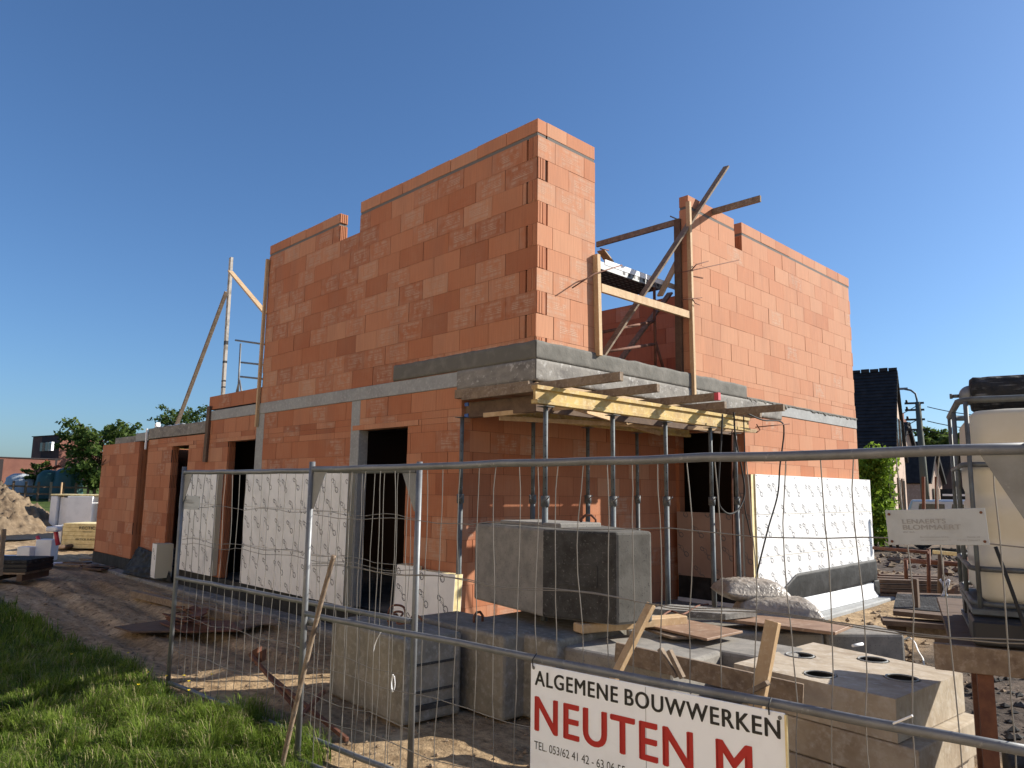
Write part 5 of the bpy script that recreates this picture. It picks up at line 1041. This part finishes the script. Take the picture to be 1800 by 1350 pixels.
for f0, f1, z0, z1 in ((.33, .45, 3.9, 5.3), (.58, .70, 3.9, 5.3), (.22, .36, .3, 2.6), (.55, .72, .3, 2.6)):
    mb = MB(); c = Nn+gd*(f0+f1)/2+gn*.02; mb.obox((c.x, c.y, (z0+z1)/2), gd*(f1-f0)/2, gn*.04, (0, 0, (z1-z0)/2)); w_ = mb.build('window', 'wooddark', hs)
    mb = MB(); mb.obox((c.x+gn.x*.05, c.y+gn.y*.05, (z0+z1)/2), gd*(f1-f0)/2*.8, gn*.012, (0, 0, (z1-z0)/2*.92)); mb.build('pane', 'glass', w_)
# row of houses further right
def gable(px0, px1, D_, zeave, zr, label, wallm, dep=9, win=True, chim=None, front=True):
    a, b = rp(px0, D_), rp(px1, D_+1.5); e_ = b-a; n_ = Vector((-e_.y, e_.x, 0)).normalized(); t = empty('terraced_house', ((a+b)/2), label, 'house'); m1 = (a+b)/2
    mb = MB(); mb.prism([(a.x, a.y, 0), (b.x, b.y, 0), (b.x, b.y, zeave), (m1.x, m1.y, zr), (a.x, a.y, zeave)], n_*dep); mb.build('wall', wallm, t)
    rf = MB(); A_ = Vector((m1.x, m1.y, zr))
    for E_ in (a, b):
        E3 = Vector((E_.x, E_.y, zeave)); d_ = (E3-A_); E3 = A_+d_*1.06; up_ = d_.cross(n_).normalized(); up_ = up_ if up_.z > 0 else -up_; rf.hexa([E3-n_*.2+up_*.02, A_-n_*.2+up_*.02, A_+n_*dep+up_*.02, E3+n_*dep+up_*.02, E3-n_*.2+up_*.15, A_-n_*.2+up_*.15, A_+n_*dep+up_*.15, E3+n_*dep+up_*.15])
    ro = rf.build('roof', 'tiles', t)
    if chim: c = a.lerp(b, chim)+n_*.6; mb = MB(); mb.box(c.x-.3, c.x+.3, c.y-.3, c.y+.3, zeave, zr+.3); mb.box(c.x-.2, c.x+.2, c.y-.2, c.y+.2, zr+.3, zr+.7); mb.build('chimney', 'farbrick', ro)
    if win:
        for f in (.3, .62):
            for z0 in (1.0, 3.4):
                if z0+1.2 > zr-.8: continue
                c = a.lerp(b, f)-n_*.03; mb = MB(); mb.obox((c.x, c.y, z0+.6), e_*.05, n_*.03, (0, 0, .65)); mb.build('window', 'glass', t)
    return t
gable(1588, 1612, 50, 4.2, 6.2, 'narrow house with a dark roof and chimney just right of the black roofed house', 'farpale', chim=.8)
gable(1611, 1636, 56, 3.4, 5.4, 'pale rendered house behind the utility pole', 'farpale', win=False)
gable(1634, 1657, 48, 2.6, 4.3, 'small pale gabled house right of the utility pole', 'farpale')
gable(1650, 1720, 54, 2.0, 4.6, 'low house with a wide dark roof partly behind the white tank', 'fardark', dep=7)
gable(1720, 1830, 60, 3.4, 6.0, 'house hidden mostly behind the white tank', 'farbrick', dep=7)
# unseen row of houses, added to bounce warm light onto the shaded facade
M['cream'] = mat('cream_bounce_render', (.62, .50, .35), .9, n1=((.70, .57, .41), 1.2, .4, .7), bump=.1)
for k, (x0, x1, he, lb) in enumerate(((-30, -17, 8.0, 'westernmost of the unseen cream houses added across the street'), (-17, -5, 8.8, 'tallest unseen cream house added across the street, opposite the doorways'), (-5, 8, 8.2, 'unseen cream house added across the street opposite the porch'), (8, 20, 7.4, 'easternmost unseen cream house added across the street'))):
    yf = -15.5; t = empty('bounce_house', ((x0+x1)/2, yf-4, 0), lb, 'house'); mb = MB(); mb.box(x0+.02, x1-.02, yf-8, yf, 0, he); mb.build('wall', 'cream', t)
    mb = MB(); mb.prism([(x0, yf+.3, he-.1), (x0, yf-4, he+3.6), (x0, yf-8.3, he-.1)], (x1-x0, 0, 0)); mb.build('roof', 'farbrick', t)
    for j in range(4):
        for z0 in (1.0, 4.2):
            xc = lerp(x0, x1, (j+.5)/4); mb = MB(); mb.box(xc-.5, xc+.5, yf-.05, yf+.03, z0, z0+1.4); w_ = mb.build('window', 'white', t); mb = MB(); mb.box(xc-.42, xc+.42, yf+.03, yf+.035, z0+.08, z0+1.32); mb.build('pane', 'glass', w_)
sbd = empty('garage_shed', (*rp(1670, 44).xy, 0), 'grey shed with horizontal boards between the pole and the white tank', 'shed')
a, b = rp(1653, 44), rp(1700, 44); e_ = b-a; n_ = Vector((-e_.y, e_.x, 0)).normalized(); mb = MB(); c = (a+b)/2+n_*1.5; mb.obox((c.x, c.y, 1.1), e_/2, n_*1.5, (0, 0, 1.1)); 
mb.build('wall', 'tiles', sbd)
mb = MB(); mb.obox((c.x-n_.x*1.6, c.y-n_.y*1.6, 1.9), e_*.42, n_*.04, (0, 0, .05)); mb.build('gutter', 'white', sbd)
for k in range(5): mb = MB(); mb.obox((c.x-n_.x*1.52, c.y-n_.y*1.52, .3+k*.32), e_*.48, n_*.02, (0, 0, .13)); mb.build('board', 'fardark', sbd)
# utility pole with lamp and wires
Dp = 44; pp = rp(1627, Dp); topz = hz(1625, 706, Dp); up_t = empty('utility_pole', pp, 'dark utility pole carrying wires, insulators and a curved street lamp arm', 'utility pole')
mb = MB(); mb.tube([(pp.x, pp.y, 0), (pp.x-.08, pp.y, topz)], [.22, .13], 10); mb.build('pole', 'pole', up_t)
for py in (708, 720, 737, 755):
    z = hz(1625, py, Dp); mb = MB(); mb.obox((pp.x-rv.x*.25, pp.y-rv.y*.25, z), rv*.45, vv*.05, (0, 0, .05)); cr = mb.build('crossarm', 'black', up_t); mb = MB(); q_ = pp-rv*.6; mb.tube([(q_.x, q_.y, z), (q_.x, q_.y, z+.18)], .06, 8); mb.build('insulator', 'black', cr)
arm = [atdist(1612, 715, Dp), atdist(1612, 704, Dp), atdist(1609, 692, Dp), atdist(1601, 686, Dp), atdist(1590, 684, Dp)]; mb = MB(); mb.tube(arm, .05, 8); la = mb.build('lamp_arm', 'prop', up_t)
c = atdist(1585, 683.5, Dp); mb = MB(); mb.obox(c, rv*.28, vv*.1, (0, 0, .05)); mb.build('lamp_head', 'galv', la)
def wire(p0, p1, sag, label):
    p0, p1 = Vector(p0), Vector(p1); mb = MB(); mb.tube([p0.lerp(p1, k/12)-Vector((0, 0, sag*4*(k/12)*(1-k/12))) for k in range(13)], .022, 5); tag(mb.build('overhead_wire', 'black'), label, 'wire', 'overhead wires on the utility pole')
for py, pl, pr_ in ((713, 724, 722), (738, 746, 746), (755, 762, 758)):
    nm = {713: 'top', 738: 'middle', 755: 'lowest'}[py]
    wire(atdist(1612, py, Dp), atdist(1500, pl+18, 60), .4, nm+' overhead wire running left from the pole behind the black roof'); wire(atdist(1630, py+2, Dp), atdist(1860, pr_+6, 42), .3, nm+' overhead wire running right from the pole behind the tank')
# parked car behind
cb = rp(1668, 30); ct = empty('parked_car', cb, 'silver car parked behind the site, only roof and windows showing over the grey plate', 'car')
ce = rv; cn = vv
def cp(u, v_, z): return cb+ce*u+cn*v_+Vector((0, 0, z))
ctop = hz(1668, 878, 30)
prof = [(-1.15, ctop*.98), (-1.35, 1.15), (-1.45, .95), (-1.45, .35), (2.4, .35), (2.4, .85), (1.5, 1.05), (.95, ctop)]
mb = MB(); mb.prism([cp(u_, 0, z_) for u_, z_ in prof][::-1], cn*1.7); body = mb.build('body', 'carpaint', ct, .06, 3)
for (u0, u1) in ((-1.0, -.15), (.0, .85)):
    mb = MB(); mb.prism([cp(u0, -.012, 1.12), cp(u1, -.012, 1.12), cp(u1-.12*(u1 > .5), -.012, ctop-.16), cp(u0+.08, -.012, ctop-.16)], cn*.02); mb.build('window', 'glass', ct)
for u_ in (-.9, 1.7): 
    mb = MB(); mb.tube([cp(u_, -.03, .33), cp(u_, .2, .33)], .33, 20); wh = mb.build('wheel', 'rubber', ct); mb = MB(); mb.tube([cp(u_, -.045, .33), cp(u_, -.028, .33)], .2, 16); mb.build('rim', 'galv', wh)
mb = MB(); mb.obox(cp(2.36, .85, .62), ce*.06, cn*.7, (0, 0, .08)); mb.build('headlight_bar', 'white', ct)
# ------------------------------------------------------------------ white tank and its rack
O = Vector((4.12, -.95, 0)); dW = Vector((.953, .304, 0)); dD = Vector((-.304, .953, 0)); W_, D_, z0, z1 = 1.22, 1.1, 1.27, 2.34
def tp(u, v_, z): return O+dW*u+dD*v_+Vector((0, 0, z))
ib = empty('water_tank', tp(.55, .5, z0-.14), 'yellowed white plastic tank in a grey tube cage on a pallet at the right edge', 'tank')
mb = MB(); n = 8
def rrect(inset, z, r=.10):
    out = []
    for cx, cy, a0 in ((W_-inset-r, inset+r, -90), (W_-inset-r, D_-inset-r, 0), (inset+r, D_-inset-r, 90), (inset+r, inset+r, 180)):
        for k in range(6): a_ = math.radians(a0+k*18); out.append(tp(cx+r*math.cos(a_), cy+r*math.sin(a_), z))
    return out
levels = [(.09, z0), (.05, z0+.04)]
for k in range(10): zz = z0+.06+k*.083; levels += [(.045, zz), (.045, zz+.07)] if k not in (3, 6) else [(.055, zz), (.055, zz+.05)]
levels += [(.05, z1-.05), (.08, z1-.02), (.16, z1-.008), (.40, z1-.004)]
rings = [rrect(i_, z_) for i_, z_ in levels]; b = len(mb.v)
for r_ in rings: mb.v += [tuple(p) for p in r_]
for i in range(len(rings)-1):
    for k in range(24): k2 = (k+1) % 24; mb.face((b+i*24+k, b+i*24+k2, b+(i+1)*24+k2, b+(i+1)*24+k), 0, sm=True)
mb.face([b+(len(rings)-1)*24+k for k in range(24)]); mb.face([b+k for k in range(24)][::-1]); mb.build('container', 'ibc', ib)
mb = MB(); c = tp(.6, .45, z1-.01); mb.tube([c, c+Vector((0, 0, .06))], .10, 20); mb.build('lid', 'black', ib)
def ringtube(z, r, nm='cage_tube', m='prop'):
    pts = rrect(0, z, .10); pts.append(pts[0]); mb = MB(); mb.tube(pts, r, 8, caps=False); mb.build(nm, m, ib)
for z in (z1+.03, 2.02, 1.47, z0+.02): ringtube(z, .014 if z < z1 else .018)
for u_ in (.03, .42, .81, 1.19):
    for v_ in (0, D_): mb = MB(); mb.tube([tp(u_, v_, z0), tp(u_, v_, z1+.02)], .012, 8); mb.build('cage_tube', 'prop', ib)
for v_ in (.5, 1.0):
    for u_ in (0, W_): mb = MB(); mb.tube([tp(u_, v_, z0), tp(u_, v_, z1+.02)], .012, 8); mb.build('cage_tube', 'prop', ib)
mb = MB(); mb.obox(tp(.55, .5, z0-.02), dW*.56, dD*.51, (0, 0, .015)); mb.build('pallet_plate', 'prop', ib, .004)
for u_ in (.08, .55, 1.02):
    for v_ in (.1, .5, .9): mb = MB(); mb.obox(tp(u_, v_, z0-.09), dW*.08, dD*.08, (0, 0, .05)); mb.build('pallet_foot', 'black', ib)
mb = MB(); mb.obox(tp(.55, .5, z0-.15), dW*.56, dD*.51, (0, 0, .012)); mb.build('pallet_runner', 'prop', ib)
# rack carrying it
rk = empty('steel_rack', tp(.5, .4, 0), 'rusty steel trestle rack under the white tank', 'rack')
ZR = 1.03
for (u_, v_) in ((.02, -.10), (.50, -.12), (1.1, -.1), (.05, .9), (1.1, .9)): mb = MB(); p = tp(u_, v_, 0); mb.obox(p+Vector((0, 0, ZR/2)), dW*.035, dD*.035, (0, 0, ZR/2)); mb.build('leg', 'rust', rk)
for v_ in (-.1, .9): mb = MB(); mb.bar(tp(-.05, v_, ZR+.03), tp(1.2, v_, ZR+.03), .05, .06); mb.build('crossbar', 'rust', rk)
mb = MB(); mb.tube([tp(.02, -.14, .22), tp(.52, -.16, .62)], .03, 10); mb.build('brace', 'rust', rk); mb = MB(); mb.tube([tp(.50, -.1, .62), tp(.85, .1, .25)], .018, 8); mb.build('brace', 'rust', rk); mb = MB(); mb.tube([tp(.1, .1, .25), tp(.5, .0, .75)], .018, 8); mb.build('brace', 'rust', rk)
timber(tp(-.20, -.14, ZR), tp(1.4, -.14, ZR-.0), .04, .13, 'long grey plank on edge along the front of the tank rack', 'plank', 'woodgrey')
for k, (v_, zc) in enumerate(((-.02, ZR+.09), (.38, ZR+.09), (.78, ZR+.09), (1.18, ZR+.09), (1.58, ZR+.09))): timber(tp(-.12, v_+.1, zc-.04), tp(1.4, v_+.1, zc-.04), .395, .03, ('frontmost', 'second', 'third', 'fourth', 'rearmost')[k]+' board of the platform under the tank pallet', 'board', 'wooddark', name='board')
mb = MB(); mb.obox(tp(.10, .0, ZR+.135), dW*.12, dD*.16, (0, 0, .06)); tag(mb.build('dark_crate', 'black', None, .01), 'black plastic crate under the left corner of the tank', 'crate')
mb = MB(); mb.obox(tp(.34, .12, ZR+.095), dW*.09, dD*.1, (0, 0, .022)); tag(mb.build('timber', 'wooddark', None, .006), 'dark packing timber under the middle of the tank', 'timber')
cable([tp(.1, -.2, 1.6), tp(.16, -.25, 1.35), tp(.20, -.25, 1.15), tp(.20, -.22, .9), tp(.22, -.2, .5), tp(.24, -.2, .1)], 'dark hose hanging down in front of the tank rack', .009)
cable([tp(.24, .0, .92), tp(.26, -.02, .80), tp(.27, -.03, .72)], 'black rag bundle hanging under the rack plank', .035, 'black', 'rag', 'rag')
timber(tp(.28, .1, 0), tp(.26, .1, .85), .03, .03, 'thin rusty bar upright behind the rack leg', 'steel bar', 'rust', name='steel_bar', up=(0, 1, 0))
mb = MB(); mb.obox(tp(.95, .35, .42), dW*.5, dD*.25, (0, 0, .025)); tag(mb.build('tray', 'ply', None, .006), 'dusty board lying under the rack at the right edge', 'board')
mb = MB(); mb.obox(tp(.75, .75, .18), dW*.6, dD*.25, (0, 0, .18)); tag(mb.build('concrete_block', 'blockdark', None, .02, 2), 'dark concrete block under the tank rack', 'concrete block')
timber(tp(.55, -.2, .12), tp(1.3, .1, .2), .05, .05, 'fallen rusty bar on the soil under the rack', 'steel bar', 'rust', name='steel_bar')
# weathered drum lying on the tank
dm = empty('steel_drum', tp(.75, .45, z1+.05), 'scuffed black drum with a steel domed end lying on the white tank', 'drum')
p0, p1 = atdist(1697, 700, 4.5), atdist(1870, 692, 4.7); ax = (p1-p0).normalized()
rr_ = .112; dz = Vector((0, 0, 0)); p0 = tp(.10, .60, z1+.012+rr_); p1 = tp(1.2, .60, z1+.02+rr_); ax = (p1-p0).normalized()
mb = MB(); pts = [p0, p0+ax*.02, p0+ax*.06, p0+ax*.1, p1-ax*.02, p1]; mb.tube(pts, [rr_*.86, rr_*1.0, rr_*.97, rr_, rr_, rr_*.9], 20); mb.build('shell', 'drum', dm)
mb = MB(); q_ = [p0-ax*(.062*math.sin(t_)) for t_ in np.linspace(0, math.pi/2, 7)]; mb.tube(q_, [.062*max(.12, math.cos(t_)) for t_ in np.linspace(0, math.pi/2, 7)], 16); e_ = mb.build('dome_end', 'galv', dm)
mb = MB(); mb.tube([p0-ax*.055, p0-ax*.095], .011, 8); mb.tube([p0-ax*.095, p0-ax*.11], .016, 8); mb.build('bolt', 'prop', e_)
mb = MB(); c = p0.lerp(p1, .46); mb.tube([c+Vector((0, 0, rr_-.02)), c+Vector((0, 0, rr_+.06)), c+Vector((0, 0, rr_+.085)), c+Vector((0, 0, rr_+.10))], [.034, .034, .026, .008], 14); mb.tube([c+Vector((0, 0, rr_+.0)), c+Vector((0, 0, rr_+.012))], .042, 14); mb.build('valve', 'prop', dm)
# ------------------------------------------------------------------ right background clutter
for k in range(12):
    z = .05+.085*(k//3); off = k % 3; a, b = on(1538+3*(k % 4), 1050-off*5, 'z', .0), on(1662-4*(k % 3), 1054-off*5, 'z', .0)
    timber((a.x, a.y, z), (b.x, b.y, z), .20, .05, 'dark scaffold plank in the stack beyond the right corner of the house', 'plank', 'wooddark', group='planks stacked beyond the right corner', name='plank')
t = empty('steel_stand', (*atdist(1632, 1000, 12.7).xy, 0), 'red brown steel frame standing behind the stacked planks', 'steel frame')
P_ = lambda px, py, D_: atdist(px, py, D_)
def seg(nm, a, b, r, m): mb = MB(); mb.tube([a, b], r, 8); mb.build(nm, m, t)
seg('rail', P_(1535, 963, 13), P_(1632, 971, 12.6), .025, 'rust'); seg('rail', P_(1590, 985, 13), P_(1700, 993, 12.6), .035, 'rust')
for px, y0, y1 in ((1632, 965, 1050), (1592, 984, 1018), (1698, 975, 1035)): seg('post', P_(px, y0, 12.7), P_(px+1, y1, 12.7), .028, 'rust')
seg('post', P_(1654, 975, 12.2), P_(1653, 1050, 12.2), .04, 'wooddark')
for px in (1623, 1646): timber(P_(px, 838, 16), P_(px+1, 900, 16), .05, .05, ('left', 'right')[px > 1630]+' of two red posts rising over the grey plate', 'post', 'rust', name='steel_post', up=(0, 1, 0), group='red posts over the grey plate'), 
timber(P_(1640, 970, 12.3), P_(1692, 975, 12.1), .03, .05, 'thin yellow lath lying over the red brown frame', 'lath', 'pur', name='lath')
cable([P_(*p_, 11) for p_ in ((1652, 1018), (1660, 1035), (1655, 1050), (1662, 1040), (1668, 1020), (1660, 1028), (1664, 1048), (1657, 1022))], 'loose tangle of pale rope on a reel behind the stacked planks', .014, 'white', 'rope', 'rope')
mb = MB(); a = P_(1655, 1028, 11.1); b = P_(1667, 1030, 11.1); mb.tube([a, b], .07, 12); mb.tube([a, a.lerp(b, .1)], .13, 16); mb.tube([a.lerp(b, .9), b], .13, 16); tag(mb.build('cable_reel', 'wooddark'), 'small dark cable reel behind the stacked planks', 'reel')
# steel grating stack + timbers behind the slabs
g0, g1, g2, g3 = [on(*p_, 'z', .55) for p_ in ((1570, 1082), (1700, 1095), (1705, 1052), (1578, 1048))]
mb = MB(); mb.prism([g0, g1, g2, g3], (0, 0, .05))
for k in range(46):
    a = g0.lerp(g1, (k+.3)/46)+Vector((0, 0, .055)); b = g3.lerp(g2, (k+.3)/46)+Vector((0, 0, .055)); a2, b2 = a.lerp(b, .12), a.lerp(b, .88); mb.bar(a2, b2, .014, .008, mi=1)
tag(mb.build('grating', ['wooddark', 'drum']), 'dark steel scaffold grating lying on the timber pile', 'grating')
for k, (y0, y1, xa) in enumerate(((1091, 1098, 1550), (1099, 1106, 1558), (1107, 1113, 1562))):
    a, b = on(xa, y0, 'z', .50-.09*k), on(1720, y0+12, 'z', .50-.09*k); timber(a, b, .30, .05, ('upper', 'middle', 'lower')[k]+' dark board under the steel grating', 'board', 'wooddark', name='board')
timber(on(1594, 1103, 'z', .42), on(1740, 1118, 'z', .42), .14, .17, 'thick squared timber in front of the steel grating', 'timber', 'woodgrey', bev=.01)
timber(on(1643, 1128, 'z', .38), on(1800, 1142, 'z', .38), .10, .12, 'second squared timber right of the thick one', 'timber', 'wooddark', bev=.01)
timber(on(1613, 1085, 'z', .5), on(1612, 1025, 'z', 1.0) if False else on(1613, 1085, 'z', .5)+Vector((0, 0, .42)), .05, .07, 'dark upright post beside the steel grating', 'post', 'wooddark', up=(0, 1, 0), name='post')
cable([on(*p_, 'z', .03) for p_ in ((1600, 1122), (1608, 1130), (1614, 1145), (1622, 1158), (1624, 1172))], 'pale rope snaking over the dark rubble behind the slabs', .010, 'white', 'rope', 'rope')
cable([on(*p_, 'z', .05) for p_ in ((1480, 1108), (1520, 1112), (1560, 1116), (1600, 1112), (1590, 1124), (1550, 1126), (1510, 1120))], 'black cable coil on the soil behind the slab stack', .012)
